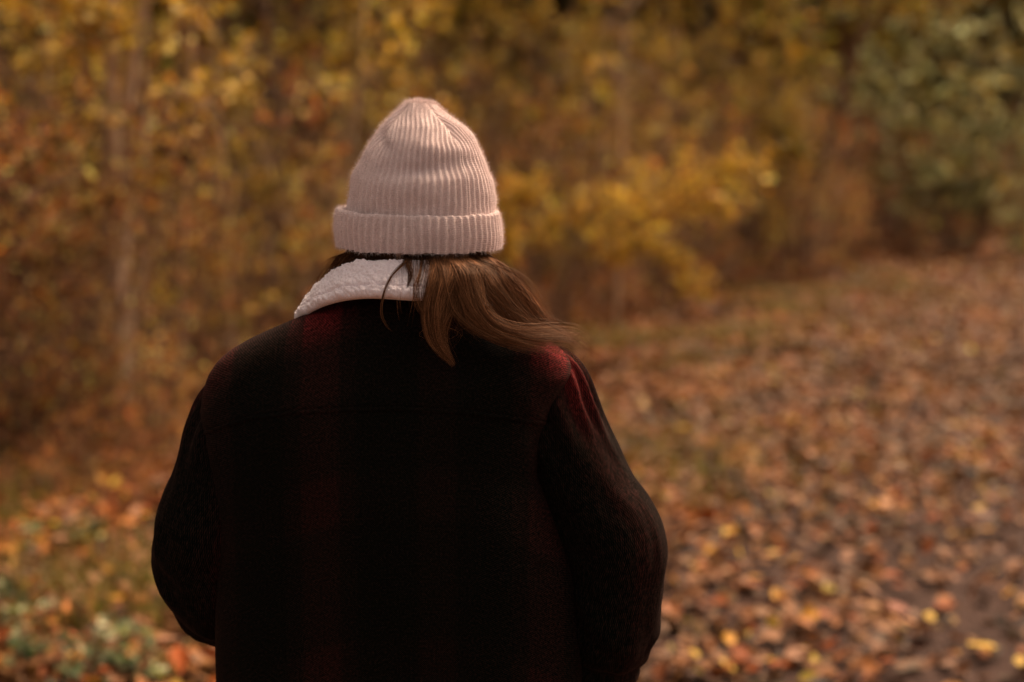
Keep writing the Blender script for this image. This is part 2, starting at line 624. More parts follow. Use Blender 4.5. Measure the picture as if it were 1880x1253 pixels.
KINDS = {
    'gold': lambda: make_tree('golden_sapling', 3.6, 2, 0.25, 0.022, 17, 1900, 0.044, P_GOLD, M_BARK, 0.1, 0.3),
    'gold2': lambda: make_tree('golden_sapling', 3.0, 4, 0.35, 0.014, 11, 1900, 0.042, P_GOLD, M_BARK_PALE, 0.08, 0.3),
    'orange': lambda: make_tree('orange_shrub', 2.4, 6, 0.4, 0.011, 8, 1400, 0.043, P_ORANGE, M_BARK, 0.06, 0.32),
    'brown': lambda: make_tree('twiggy_shrub', 2.9, 11, 0.42, 0.011, 7, 800, 0.044, P_BROWN, M_BARK, 0.08, 0.3, 0.6),
    'stems': lambda: make_tree('bare_stem_shrub', 3.4, 12, 0.3, 0.013, 4, 450, 0.045, P_ORANGE, M_BARK_PALE, 0.15, 0.22, 0.7),
    'olive': lambda: make_tree('olive_sapling', 3.8, 3, 0.3, 0.02, 14, 1900, 0.045, P_OLIVE, M_BARK, 0.15, 0.3),
    'tall': lambda: make_tree('woodland_tree', 10.0, 1, 0.25, 0.085, 46, 4200, 0.10, P_GOLD, M_BARK, 0.16, 0.24, 0.3),
    'tall2': lambda: make_tree('woodland_tree', 9.0, 1, 0.25, 0.07, 46, 4200, 0.10, P_OLIVE, M_BARK_DARK, 0.16, 0.26, 0.3),
    'canopy': lambda: make_tree('shade_canopy_tree', 9.5, 1, 0.2, 0.034, 40, 6000, 0.15, P_OLIVE, M_BARK, 0.42, 0.3, 0.25, clear=3.8),  # added for the shade its high leaves drop on the thicket
    'low': lambda: make_tree('bramble_clump', 0.8, 12, 1.1, 0.006, 6, 800, 0.042, P_BROWN, M_BARK, 0.1, 0.5, 0.1),
    'lowgreen': lambda: make_tree('leafy_ground_plant', 0.42, 9, 1.0, 0.004, 4, 160, 0.075, [(3, (0.12, 0.16, 0.09)), (2, GREYGREEN), (1, GREEN), (0.6, BROWN)], M_BARK, 0.2, 0.5, 0.1),
}
PROTO, USED = {}, {}
LAB = {
    'gold': ('sapling', 'slender sapling with golden leaves', 'golden saplings of the thicket'),
    'gold2': ('sapling', 'pale many-stemmed sapling with small golden leaves', 'pale-stemmed saplings of the thicket'),
    'orange': ('shrub', 'low orange-leaved shrub', 'orange shrubs of the thicket'),
    'brown': ('shrub', 'twiggy shrub with few brown leaves', 'twiggy shrubs of the thicket'),
    'stems': ('shrub', 'clump of upright pale bare stems', 'bare-stemmed shrubs of the thicket'),
    'olive': ('sapling', 'slender sapling with olive green leaves', 'olive saplings of the thicket'),
    'tall': ('tree', 'tall golden woodland tree', 'golden trees behind the thicket'),
    'tall2': ('tree', 'tall dark-barked olive-leaved tree', 'dark-barked trees behind the thicket'),
    'canopy': ('tree', 'slim added shade tree, high canopy', 'slim trees added to shade the thicket'),
    'low': ('bramble', 'low brown bramble clump', 'bramble clumps along the thicket'),
    'lowgreen': ('plant', 'small grey-green plant among the fallen leaves at lower left', 'green plants on the left verge'),
}


def place(kind, x, y, scale=1.0, yaw=None, label=None, group=None):
    if kind not in PROTO:
        PROTO[kind] = KINDS[kind]()
        o = PROTO[kind]
    else:
        o = copy_tree(PROTO[kind])
    z = float(ground_h(np.array(x), np.array(y)))
    o.location = (x, y, z)
    o.rotation_euler = (0, 0, rng.uniform(0, 2 * np.pi) if yaw is None else yaw)
    o.scale = (scale, scale, scale * rng.uniform(0.92, 1.1))
    cat, l, g = LAB[kind]
    if kind not in ('lowgreen',) and label is None:
        ppx = 940 + FPX * x / y
        zone = [w_ for lim, w_ in ((120, 'at the left edge'), (320, 'left of the sleeve'), (520, 'above the left shoulder'), (700, 'just left of the hat'), (880, 'right behind the hat'),
                                   (1100, 'just right of the hat'), (1350, 'above the path verge'), (1600, 'near the leaning trunk'), (1800, 'beside the grey-green bush'), (9999, 'at the right edge')) if ppx < lim][0]
        depth = to_sq(np.array([x, y]))[1]
        l = l + ', ' + ('front row ' if depth > -0.6 else 'second row ' if depth > -1.35 else 'third row ' if depth > -2.3 else 'fourth row ' if depth > -3.6 else 'deep row ') + zone
    for k in ('label', 'category', 'group'):
        if k in o:
            del o[k]
    tag(o, label or l, cat, group or (None if label else g))
    return o


def in_view(x, y, m=0.47):
    return y > 3 and abs(x) < m * y + 1.0


rng = np.random.default_rng(23)
# rows of the thicket, from its foot inwards
rows = [
    (-0.3, 0.75, ['low', 'orange', 'orange', 'brown', 'low'], 0.75),
    (-0.9, 0.95, ['gold2', 'brown', 'orange', 'gold', 'stems'], 0.85),
    (-1.7, 0.85, ['gold', 'stems', 'gold2', 'brown', 'olive'], 0.95),
    (-2.8, 0.95, ['gold', 'gold2', 'olive', 'stems', 'brown'], 1.05),
    (-4.2, 1.15, ['gold', 'olive', 'brown', 'gold2'], 1.25),
    (-2.2, 3.0, ['canopy'], 1.0),  # canopy rows added to darken the thicket from above
    (-4.9, 3.2, ['canopy'], 1.1),
    (-6.0, 2.4, ['tall', 'gold', 'tall2', 'olive'], 1.2),
    (-8.5, 3.2, ['tall', 'tall2'], 1.1),
    (-12.0, 4.0, ['tall2', 'tall'], 1.15),
]
SPEC_CLEAR = [(1.2, 12.3, 1.3), (8.3, 27.5, 3.2)]
cnt = 0
for q, step, kinds, sc in rows:
    s = -7.0
    while s < 44:
        p = along(np.array(s + rng.normal(0, step * 0.25)), np.array(q + rng.normal(0, 0.22)))
        grow = np.interp(s, [5, 30], [1.0, 1.6])
        s += step * rng.uniform(0.7, 1.3) * grow
        x, y = p
        k = kinds[rng.integers(len(kinds))]
        if k == 'canopy' and q > -3 and y < 11:
            continue
        if not in_view(x, y, 0.5 if k not in ('tall', 'tall2', 'canopy') else 0.6):
            continue
        if any((x - a) ** 2 + (y - b) ** 2 < r * r for a, b, r in SPEC_CLEAR) and k not in ('low', 'tall', 'tall2', 'canopy'):
            continue
        place(k, x, y, sc * rng.uniform(0.8, 1.2) * (1 + 0.25 * (grow - 1)))
        cnt += 1
print('thicket', cnt)
for (px, py, sc) in ((130, 1230, 0.5), (45, 1150, 0.45), (215, 1250, 0.45), (110, 1010, 0.45)):
    x, y = ground_at(px, py)
    place('lowgreen', x, y, sc)

for (px, py, k_, sc) in ((30, 830, 'low', .55), (95, 860, 'low', .45), (150, 835, 'orange', .32), (205, 870, 'low', .5), (255, 840, 'low', .5), (300, 880, 'low', .4), (60, 905, 'low', .35), (330, 850, 'orange', .3), (120, 920, 'low', .3), (230, 930, 'low', .3)):
    x, y = ground_at(px, py)
    place(k_, x, y, sc)

# --- single plants one can point at
def tree_at(kind_fn, x, y, label, cat, yaw=0.0, scale=1.0):
    o = kind_fn()
    o.location = (x, y, float(ground_h(np.array(x), np.array(y))))
    o.rotation_euler = (0, 0, yaw)
    o.scale = (scale,) * 3
    return tag(o, label, cat)


def shaped_tree(name, stems, leaves, leaf_size, palette, bark, label, cat, base, spray=0.05, low_twig=2, twigs=3):
    """a tree whose stems are given as world polylines with a start radius; leaves along those flagged"""
    base = np.array([*base, 0.0])
    base[2] = float(ground_h(base[0], base[1]))
    root = empty(name, tuple(base))
    TR, BR = Tubes(), Tubes()
    segs = []
    for P, r0, kind in stems:
        P = catmull(np.asarray(P) - base, 14)
        P = P + rng.normal(0, 0.006, P.shape)
        tb = Tubes()
        tb.add(P, r0 * np.linspace(1, 0.3, 14), 8 if kind == 'trunk' else 5)
        tb.build(kind, bark, root)
        if kind != 'trunk':
            L = np.linalg.norm(P[-1] - P[0])
            for j in range(int(twigs * 14)):
                m = rng.integers(low_twig, 13)
                d = (P[m] - P[m - 1]) / (np.linalg.norm(P[m] - P[m - 1]) + 1e-9) + rng.normal(0, 0.55, 3)
                T = branch_curve(P[m], d, L * rng.uniform(0.1, 0.24), -0.05, 0.12, 5)
                BR.add(T, 0.003 * np.linspace(1, 0.4, 5), 3)
                segs.append(np.stack([T[:-1], T[1:]], 1))
    tag(BR.build('twigs', bark, root), kind='stuff')
    if leaves and segs:
        seg = np.concatenate(segs)
        i = rng.integers(0, len(seg), leaves)
        f = rng.random((leaves, 1))
        pos = seg[i, 0] * (1 - f) + seg[i, 1] * f + rng.normal(0, spray, (leaves, 3))
        v, fa, c = leaf_arrays(pos, leaf_size * np.clip(rng.normal(1, .25, leaves), .5, 1.6), rand_rot(leaves, 1.2), 0.15, pick(palette, leaves))
        mesh_obj('crown', v, fa, M_LEAF, root, smooth_shade=False, col=c)
    return tag(root, label, cat)


# the arching yellow shrub right of the hat
Yb = 12.0
bx = U(1020, 640, Yb)[0]
b0 = np.array([bx, Yb, 0])
A = lambda px, py, dy=0: U(px, py, Yb + dy)
sh = [
    ([b0, A(1030, 560), A(1060, 470, -.2), A(1150, 385, -.3), A(1280, 325, -.3), A(1405, 288, -.4)], 0.02, 'branch'),
    ([b0, A(1010, 560), A(1050, 490, .2), A(1140, 420, .3), A(1230, 385, .3), A(1330, 370, .2)], 0.018, 'branch'),
    ([b0, A(1040, 570), A(1100, 490, -.4), A(1170, 455, -.6), A(1230, 480, -.7), A(1270, 530, -.8)], 0.016, 'branch'),
    ([b0, A(990, 560), A(985, 480), A(1010, 420, .3), A(1070, 380, .5), A(1150, 350, .6)], 0.018, 'branch'),
    ([b0, A(985, 580), A(950, 500, -.2), A(930, 430, -.3), A(940, 380, -.3), A(990, 345, -.2)], 0.017, 'branch'),
    ([b0, A(1040, 560), A(1075, 460, .3), A(1170, 400, .2), A(1260, 345, .1), A(1340, 312, .1)], 0.016, 'branch'),
    ([b0, A(1015, 590), A(1020, 520, .1), A(1030, 470, .2)], 0.028, 'trunk'),
]
shaped_tree('arching_shrub', sh, 4400, 0.046, P_YELLOW, M_BARK, 'yellow-leaved shrub arching out to the right beside the hat', 'shrub', (bx, Yb), 0.035, low_twig=6)

for (px_, yb_) in ((150, 7.9), (262, 8.1), (60, 7.8)):
    place('orange', (px_ - 940) / FPX * yb_, yb_, 0.8)

# the two pale trunks at upper left
Yb = 8.7
b1 = U(215, 700, Yb)
g0 = np.array([b1[0], Yb, 0])
A = lambda px, py, dy=0: U(px, py, Yb + dy)
st = [([g0, A(212, 500), A(205, 250), A(203, 120), A(208, 0), A(215, -200)], 0.06, 'trunk'),
      ([g0 + [0.05, 0.05, 0], A(225, 500, .1), A(230, 250, .1), A(243, 100, .1), A(268, 0, .1), A(320, -200, .1)], 0.058, 'trunk'),
      ([A(204, 150), A(160, 40, -.2), A(110, -40, -.3), A(60, -90, -.3)], 0.015, 'branch'),
      ([A(268, 0), A(330, -60, -.2), A(420, -110, -.3), A(480, -130, -.3)], 0.015, 'branch'),
      ([A(206, 60), A(150, 20, .3), A(60, 10, .4), A(-30, 20, .4)], 0.012, 'branch'),
      ([A(215, -200), A(200, -320), A(170, -420)], 0.02, 'branch'),
      ([A(320, -200), A(380, -320), A(430, -420)], 0.02, 'branch')]
shaped_tree('twin_stem_tree', st, 1500, 0.065, P_GOLD, M_BARK_PALE, 'pale twin-stemmed tree at upper left of the thicket', 'tree', (g0[0], Yb), 0.06)

# thin pale poles standing in the front of the thicket
for (px_, lean_, Yb, r_, lab) in ((330, 14, 8.9, 0.016, 'thin pale pole above the left shoulder'), (622, 25, 10.2, 0.018, 'thin pale leaning pole just left of the hat'), (40, 30, 8.3, 0.013, 'thin pale pole at the far left edge'),
                                  (120, 18, 8.6, 0.012, 'thin pale pole left of the twin-stemmed tree'), (430, -20, 9.6, 0.014, 'thin pale pole leaning left above the shoulder'), (262, 4, 8.4, 0.014, 'short pale pole close to the left sleeve'), (1130, 10, 13.2, 0.02, 'thin pale pole behind the arching yellow shrub')):
    A = lambda px, py, dy=0: U(px, py, Yb + dy)
    gb = A(px_, 700)
    g0 = np.array([gb[0], Yb, 0])
    st = [([g0, A(px_ + lean_ * .3, 550), A(px_ + lean_ * .7, 380), A(px_ + lean_ * 1.4, 200), A(px_ + lean_ * 2, 0), A(px_ + lean_ * 3, -120)], r_, 'trunk')]
    for k in range(5):
        y0 = rng.uniform(0, 420)
        x0 = px_ + lean_ * (1.9 - y0 / 300)
        sg = rng.choice([-1, 1])
        st.append(([A(x0, y0), A(x0 + sg * 30, y0 - 35, rng.normal(0, .1)), A(x0 + sg * rng.uniform(50, 110), y0 - rng.uniform(20, 90), rng.normal(0, .3))], 0.006, 'branch'))
    shaped_tree('pole_sapling', st, 170, 0.06, P_GOLD, M_BARK_PALE, lab, 'sapling', (g0[0], Yb), 0.03)

# the dark leaning trunk towards the right
Yb = 21.0
b1 = U(1470, 520, Yb)
g0 = np.array([b1[0], Yb, 0])
A = lambda px, py, dy=0: U(px, py, Yb + dy)
st = [([g0, A(1485, 400), A(1520, 260), A(1560, 140), A(1590, 0), A(1610, -200)], 0.09, 'trunk'),
      ([A(1545, 180), A(1500, 90), A(1430, 20), A(1360, -40)], 0.05, 'branch'),
      ([A(1575, 80), A(1640, 0), A(1700, -60), A(1760, -80)], 0.05, 'branch'),
      ([A(1590, 0), A(1540, -120), A(1480, -220)], 0.05, 'branch'),
      ([A(1610, -200), A(1660, -300), A(1700, -420)], 0.05, 'branch'),
      ([A(1500, 330), A(1430, 250, -.4), A(1380, 200, -.6)], 0.03, 'branch')]
shaped_tree('leaning_tree', st, 3600, 0.10, P_OLIVE, M_BARK, 'dark leaning trunk with sparse yellow-green leaves at upper right', 'tree', (g0[0], Yb), 0.12)

# the pale grey-green bush at the bend of the path
tree_at(lambda: make_tree('pale_green_bush', 5.6, 16, 0.85, 0.03, 12, 20000, 0.10, P_GREY, M_BARK, 0.02, 0.3, 0.15), *U(1760, 430, 27.5)[:2], 'large pale grey-green bush where the path bends at right', 'bush', 1.0)
tree_at(lambda: make_tree('yellow_green_tree', 7.0, 4, 0.35, 0.06, 20, 6500, 0.12, [(3, (0.36, 0.30, 0.05)), (2, OLIVE), (1.5, GOLD)], M_BARK, 0.3, 0.3, 0.3), *U(1690, 400, 33.0)[:2], 'yellow-green tree top above the grey-green bush at far right', 'tree', 0.4)

# far wood beyond: reads as one mass
nf = 80000
fx = rng.uniform(-36, 50, nf)
fy = np.where(fx < 6, rng.uniform(30, 42, nf), rng.uniform(46, 58, nf))
fz = 12 * rng.random(nf)
hazed_far = pick([(3, (0.30, 0.30, 0.18)), (2, (0.34, 0.30, 0.10)), (1.5, (0.22, 0.22, 0.16)), (1, BROWN)], nf)
far_cols = pick([(3, BROWN), (2, (0.12, 0.07, 0.03)), (2, OLIVE), (2, GOLD), (1.5, (0.16, 0.14, 0.05))], nf) * 0.8
hazed_far = hazed_far * 1.25  # haze of the far right put into its leaf colour
far_cols = np.where((fx > 13 + rng.normal(0, 2, nf))[:, None], hazed_far, far_cols)
fu = rng.normal(0, 1, (nf, 3))
fu /= np.linalg.norm(fu, axis=1, keepdims=True)
fw_ = np.cross(fu, rng.normal(0, 1, (nf, 3)))
fw_ /= np.linalg.norm(fw_, axis=1, keepdims=True)
v1, f1, c1 = leaf_arrays(np.stack([fx, fy, fz], -1), rng.uniform(0.45, 0.9, nf), (fu, np.cross(fw_, fu), fw_), 0.2, far_cols)
FT = Tubes()
for i in range(150):
    x = rng.uniform(-44, 58)
    y = rng.uniform(29, 42) if x < 8 else rng.uniform(47, 60)
    FT.add(branch_curve((x, y, -0.1), (rng.normal(0, .05), 0, 1), 15, 0, 0.03, 6), np.linspace(0.16, 0.06, 6), 6, BROWN)
v2, f2, c2 = np.vstack(FT.v), np.vstack(FT.f), np.vstack(FT.c)
fw = mesh_obj('distant_wood', np.vstack([v1, v2]), np.vstack([f1, f2 + len(v1)]), M_LEAF, smooth_shade=False, col=np.vstack([c1, c2]))
tag(fw, 'brown and olive distant wood closing the view behind the thicket', 'wood', kind='stuff')

# ------------------------------------------------------------------ fallen leaves near enough to tell apart
def lobed_leaf_mesh(name, kind, color, seed):
    r = np.random.default_rng(seed)
    if kind == 'lobed':
        ang = np.linspace(-0.5 * np.pi, 1.5 * np.pi, 17)[:-1]
        rad = np.array([0.12, 0.42, 0.30, 0.55, 0.34, 0.62, 0.40, 0.52, 0.70, 0.52, 0.40, 0.62, 0.34, 0.55, 0.30, 0.42]) * r.uniform(0.9, 1.1, 16)
        o = np.stack([np.cos(ang) * rad, np.sin(ang) * rad], -1)
    else:
        t = np.linspace(0, 2 * np.pi, 15)[:-1]
        o = np.stack([0.30 * np.sin(t) * (1 + 0.15 * np.cos(t)), -0.55 * np.cos(t) * (1 + 0.05 * np.cos(3 * t))], -1) * r.uniform(0.94, 1.06, (14, 1))
    m = len(o)
    inner = o * 0.5
    pts = np.vstack([o, inner, [[0, 0]]])
    z = 0.35 * r.uniform(0.3, 1) * pts[:, 0] ** 2 * 2 + 0.3 * r.uniform(-0.4, 1) * pts[:, 1] ** 2 + 0.05 * r.normal(0, 1, len(pts))
    i = np.arange(m)
    j = (i + 1) % m
    v = np.concatenate([pts, z[:, None]], 1)
    stalk = np.array([[-0.012, o[0, 1] * 0.6, 0.02], [0.012, o[0, 1] * 0.6, 0.02], [0.03, -0.85, 0.08]])
    f4 = np.stack([i, j, j + m, i + m], -1)
    f3 = np.vstack([np.stack([i + m, j + m, np.full(m, 2 * m)], -1), [[2 * m + 1, 2 * m + 2, 2 * m + 3]]])
    v = np.vstack([v, stalk])
    c = np.tile(np.array(color) * np.array([0.8, 0.7, 0.65]), (len(v), 1)) * r.uniform(0.85, 1.15, (len(v), 1))
    ob = mesh_obj(name, v, [f4, f3], M_LITTER, smooth_shade=True, col=c, link=False)
    return ob.data


LEAFK = [('lobed', (0.34, 0.17, 0.08), 'tan lobed'), ('lobed', (0.42, 0.16, 0.035), 'orange lobed'), ('oval', (0.36, 0.19, 0.11), 'pinkish tan oval'), ('oval', BROWN, 'brown oval'),
         ('oval', GOLD, 'golden oval'), ('lobed', RUST, 'rust red lobed'), ('oval', YELLOW, 'pale yellow oval'), ('lobed', BROWN, 'brown lobed')]
LM = [lobed_leaf_mesh('fallen_leaf', k, c, 30 + i) for i, (k, c, _) in enumerate(LEAFK)]
WEI = np.array([4, 1.6, 4, 4, 1.0, 1.3, 0.5, 3])
nleaf = 0


def put_leaf(px, py, k, size, label=None):
    x, y = ground_at(px, py)
    o = bpy.data.objects.new('fallen_leaf', LM[k])
    COL.objects.link(o)
    o.location = (x, y, float(ground_h(np.array(x), np.array(y))) + 0.05)
    o.rotation_euler = (rng.normal(0, 0.35), rng.normal(0, 0.35), rng.uniform(0, 6.28))
    o.scale = (size,) * 3
    side = 'left verge' if px < 420 else 'path at right'
    tag(o, label or '%s leaf lying on the litter of the %s' % (LEAFK[k][2], side), 'leaf', None if label else '%s leaves on the %s' % (LEAFK[k][2], side))


put_leaf(1803, 1210, 6, 0.085, 'bright yellow leaf alone on bare gravel in the bottom right corner')
put_leaf(1425, 715, 6, 0.12, 'pale leaf catching light in the middle of the path')
put_leaf(1292, 965, 5, 0.16, 'dark red-brown curled leaf on the verge right of the sleeve')
put_leaf(170, 1008, 6, 0.10, 'large pale yellow leaf on the left verge beside the elbow')
put_leaf(1465, 1225, 2, 0.10, 'large pale tan leaf at the bottom edge below the path')
while nleaf < 280:
    px = rng.uniform(0, 1880)
    py = 1253 - 330 * rng.random() ** 1.3
    if 330 < px < 1230 and py > 760:
        continue
    if px < 420 and py < 900:
        continue
    if px > 1650 and rng.random() < 0.5:
        continue
    put_leaf(px, py, rng.choice(8, p=WEI / WEI.sum()), rng.uniform(0.045, 0.075))
    nleaf += 1

# ------------------------------------------------------------------ the person
ROOT = np.array([0.0, 0.0, 0.0])
ROOT[:2] = U(740, 900, 1.77)[:2]
ROOT[1] = 1.77
person = empty('person', tuple(ROOT))
tag(person, 'person seen from behind in pale knit hat and dark red plaid jacket', 'person')


def knit_material():
    m, t, b, out = new_mat('pink_knit')
    uv = N(t, 'ShaderNodeUVMap')
    # small V stitches: a wave along the rib shifted by the distance from the stitch column
    sep = N(t, 'ShaderNodeSeparateXYZ')
    t.links.new(uv.outputs[0], sep.inputs[0])
    mu = N(t, 'ShaderNodeMath', operation='MULTIPLY')
    mu.inputs[1].default_value = 2.0
    t.links.new(sep.outputs[0], mu.inputs[0])
    pp = N(t, 'ShaderNodeMath', operation='PINGPONG')
    pp.inputs[1].default_value = 0.5
    t.links.new(mu.outputs[0], pp.inputs[0])
    ad = N(t, 'ShaderNodeMath', operation='ADD')
    t.links.new(pp.outputs[0], ad.inputs[0])
    t.links.new(sep.outputs[1], ad.inputs[1])
    m2 = N(t, 'ShaderNodeMath', operation='MULTIPLY')
    m2.inputs[1].default_value = 2 * math.pi
    t.links.new(ad.outputs[0], m2.inputs[0])
    sn = N(t, 'ShaderNodeMath', operation='SINE')
    t.links.new(m2.outputs[0], sn.inputs[0])
    tc = N(t, 'ShaderNodeTexCoord')
    nz = N(t, 'ShaderNodeTexNoise')
    nz.inputs['Scale'].default_value = 700
    nz.inputs['Detail'].default_value = 3
    t.links.new(tc.outputs['Object'], nz.inputs['Vector'])
    n2 = N(t, 'ShaderNodeTexNoise')
    n2.inputs['Scale'].default_value = 30
    n2.inputs['Detail'].default_value = 4
    t.links.new(tc.outputs['Object'], n2.inputs['Vector'])
    hs = N(t, 'ShaderNodeMath', operation='MULTIPLY_ADD')
    hs.inputs[1].default_value = 0.35
    t.links.new(sn.outputs[0], hs.inputs[0])
    t.links.new(nz.outputs['Fac'], hs.inputs[2])
    bp = N(t, 'ShaderNodeBump')
    bp.inputs['Strength'].default_value = 0.8
    bp.inputs['Distance'].default_value = 0.0007
    t.links.new(hs.outputs[0], bp.inputs['Height'])
    t.links.new(bp.outputs[0], b.inputs['Normal'])
    r1 = ramp(t, [(0.3, (0.78, 0.61, 0.61)), (0.7, (0.87, 0.70, 0.70))])
    t.links.new(n2.outputs['Fac'], r1.inputs[0])
    r2 = ramp(t, [(0.25, (0.72, 0.70, 0.69)), (0.7, (1.08, 1.08, 1.08))])
    t.links.new(nz.outputs['Fac'], r2.inputs[0])
    mx = N(t, 'ShaderNodeMixRGB', blend_type='MULTIPLY')
    mx.inputs[0].default_value = 1
    t.links.new(r1.outputs[0], mx.inputs[1])
    t.links.new(r2.outputs[0], mx.inputs[2])
    t.links.new(mx.outputs[0], b.inputs['Base Color'])
    b.inputs['Roughness'].default_value = 0.95
    b.inputs['Specular IOR Level'].default_value = 0.1
    b.inputs['Sheen Weight'].default_value = 0.35
    b.inputs['Sheen Roughness'].default_value = 0.4
    b.inputs['Sheen Tint'].default_value = (1, 0.86, 0.82, 1)
    return m


def simple_mat(name, col, rough=0.8, sheen=0.0, spec=0.3, noise=0.0, nscale=300):
    m, t, b, out = new_mat(name)
    tc = N(t, 'ShaderNodeTexCoord')
    nz = N(t, 'ShaderNodeTexNoise')
    nz.inputs['Scale'].default_value = nscale
    nz.inputs['Detail'].default_value = 4
    t.links.new(tc.outputs['Object'], nz.inputs['Vector'])
    r1 = ramp(t, [(0.3, tuple(c * (1 - noise) for c in col)), (0.7, tuple(min(1, c * (1 + noise)) for c in col))])
    t.links.new(nz.outputs['Fac'], r1.inputs[0])
    t.links.new(r1.outputs[0], b.inputs['Base Color'])
    b.inputs['Roughness'].default_value = rough
    b.inputs['Specular IOR Level'].default_value = spec
    b.inputs['Sheen Weight'].default_value = sheen
    return m


def wool_material():
    """black and red ombre plaid with shoulder light painted into its red; UV is in metres"""
    m, t, b, out = new_mat('plaid_wool')
    uv = N(t, 'ShaderNodeUVMap')
    sep = N(t, 'ShaderNodeSeparateXYZ')
    t.links.new(uv.outputs[0], sep.inputs[0])
    st = []
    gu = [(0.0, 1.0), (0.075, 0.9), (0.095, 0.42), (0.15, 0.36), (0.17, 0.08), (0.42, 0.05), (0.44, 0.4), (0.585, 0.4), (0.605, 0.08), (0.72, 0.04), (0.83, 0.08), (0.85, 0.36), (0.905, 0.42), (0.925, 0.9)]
    gv_ = [(0.0, 0.15), (0.04, 0.15), (0.055, 0.02), (0.20, 0.02), (0.215, 0.15), (0.29, 0.15), (0.305, 0.02), (0.50, 0.02), (0.515, 0.15), (0.59, 0.15), (0.605, 0.03), (0.72, 0.04), (0.735, 0.12), (0.815, 0.14), (0.835, 0.42), (0.875, 0.8)]  # plaid rows, with lit shoulder tops and shaded back put into the red
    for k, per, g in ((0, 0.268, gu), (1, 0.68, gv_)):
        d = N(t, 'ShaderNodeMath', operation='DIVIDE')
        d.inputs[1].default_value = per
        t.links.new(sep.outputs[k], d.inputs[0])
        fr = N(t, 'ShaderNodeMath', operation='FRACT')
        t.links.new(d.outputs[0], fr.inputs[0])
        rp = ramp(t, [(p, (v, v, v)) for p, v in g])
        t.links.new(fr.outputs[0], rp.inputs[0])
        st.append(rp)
    m1 = N(t, 'ShaderNodeMath', operation='MULTIPLY_ADD')      # cross of the bands is brightest
    m1.inputs[2].default_value = 0.0
    t.links.new(st[0].outputs[0], m1.inputs[0])
    t.links.new(st[1].outputs[0], m1.inputs[1])
    m0 = N(t, 'ShaderNodeMath', operation='ADD')
    t.links.new(st[0].outputs[0], m0.inputs[0])
    t.links.new(st[1].outputs[0], m0.inputs[1])
    m3 = N(t, 'ShaderNodeMath', operation='MULTIPLY')
    m3.inputs[1].default_value = 0.17
    t.links.new(m0.outputs[0], m3.inputs[0])
    ad = N(t, 'ShaderNodeMath', operation='MULTIPLY_ADD')
    ad.inputs[1].default_value = 0.75
    t.links.new(m1.outputs[0], ad.inputs[0])
    t.links.new(m3.outputs[0], ad.inputs[2])
    # woven threads: fine crossing waves and fibre noise
    w = []
    for k in (0, 1):
        mm = N(t, 'ShaderNodeMath', operation='MULTIPLY')
        mm.inputs[1].default_value = 2 * math.pi / 0.0026
        t.links.new(sep.outputs[k], mm.inputs[0])
        sn = N(t, 'ShaderNodeMath', operation='SINE')
        t.links.new(mm.outputs[0], sn.inputs[0])
        w.append(sn)
    wv = N(t, 'ShaderNodeMath', operation='MULTIPLY')
    t.links.new(w[0].outputs[0], wv.inputs[0])
    t.links.new(w[1].outputs[0], wv.inputs[1])
    nz = N(t, 'ShaderNodeTexNoise')
    nz.inputs['Scale'].default_value = 330
    nz.inputs['Detail'].default_value = 4
    nz.inputs['Roughness'].default_value = 0.7
    t.links.new(uv.outputs[0], nz.inputs['Vector'])
    hh = N(t, 'ShaderNodeMath', operation='MULTIPLY_ADD')
    hh.inputs[1].default_value = 0.18
    t.links.new(wv.outputs[0], hh.inputs[0])
    t.links.new(nz.outputs['Fac'], hh.inputs[2])
    # threads dither the red
    dd = N(t, 'ShaderNodeMath', operation='MULTIPLY_ADD')
    dd.inputs[1].default_value = 0.9
    dd.inputs[2].default_value = -0.45
    t.links.new(hh.outputs[0], dd.inputs[0])
    sm = N(t, 'ShaderNodeMath', operation='ADD')
    t.links.new(ad.outputs[0], sm.inputs[0])
    t.links.new(dd.outputs[0], sm.inputs[1])
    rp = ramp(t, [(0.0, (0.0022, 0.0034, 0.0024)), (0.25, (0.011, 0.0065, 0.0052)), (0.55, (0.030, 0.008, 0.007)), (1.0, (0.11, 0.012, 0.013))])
    t.links.new(sm.outputs[0], rp.inputs[0])
    spk = ramp(t, [(0.3, (0.25, 0.25, 0.25)), (0.72, (2.0, 1.9, 1.9))])
    t.links.new(hh.outputs[0], spk.inputs[0])
    mxs = N(t, 'ShaderNodeMixRGB', blend_type='MULTIPLY')
    mxs.inputs[0].default_value = 1
    t.links.new(rp.outputs[0], mxs.inputs[1])
    t.links.new(spk.outputs[0], mxs.inputs[2])
    t.links.new(mxs.outputs[0], b.inputs['Base Color'])
    b.inputs['Roughness'].default_value = 0.95
    b.inputs['Specular IOR Level'].default_value = 0.03
    b.inputs['Sheen Weight'].default_value = 0.03
    b.inputs['Sheen Roughness'].default_value = 0.35
    b.inputs['Sheen Tint'].default_value = (1, 0.45, 0.4, 1)
    bp = N(t, 'ShaderNodeBump')
    bp.inputs['Strength'].default_value = 0.7
    bp.inputs['Distance'].default_value = 0.0012
    t.links.new(hh.outputs[0], bp.inputs['Height'])
    t.links.new(bp.outputs[0], b.inputs['Normal'])
    return m


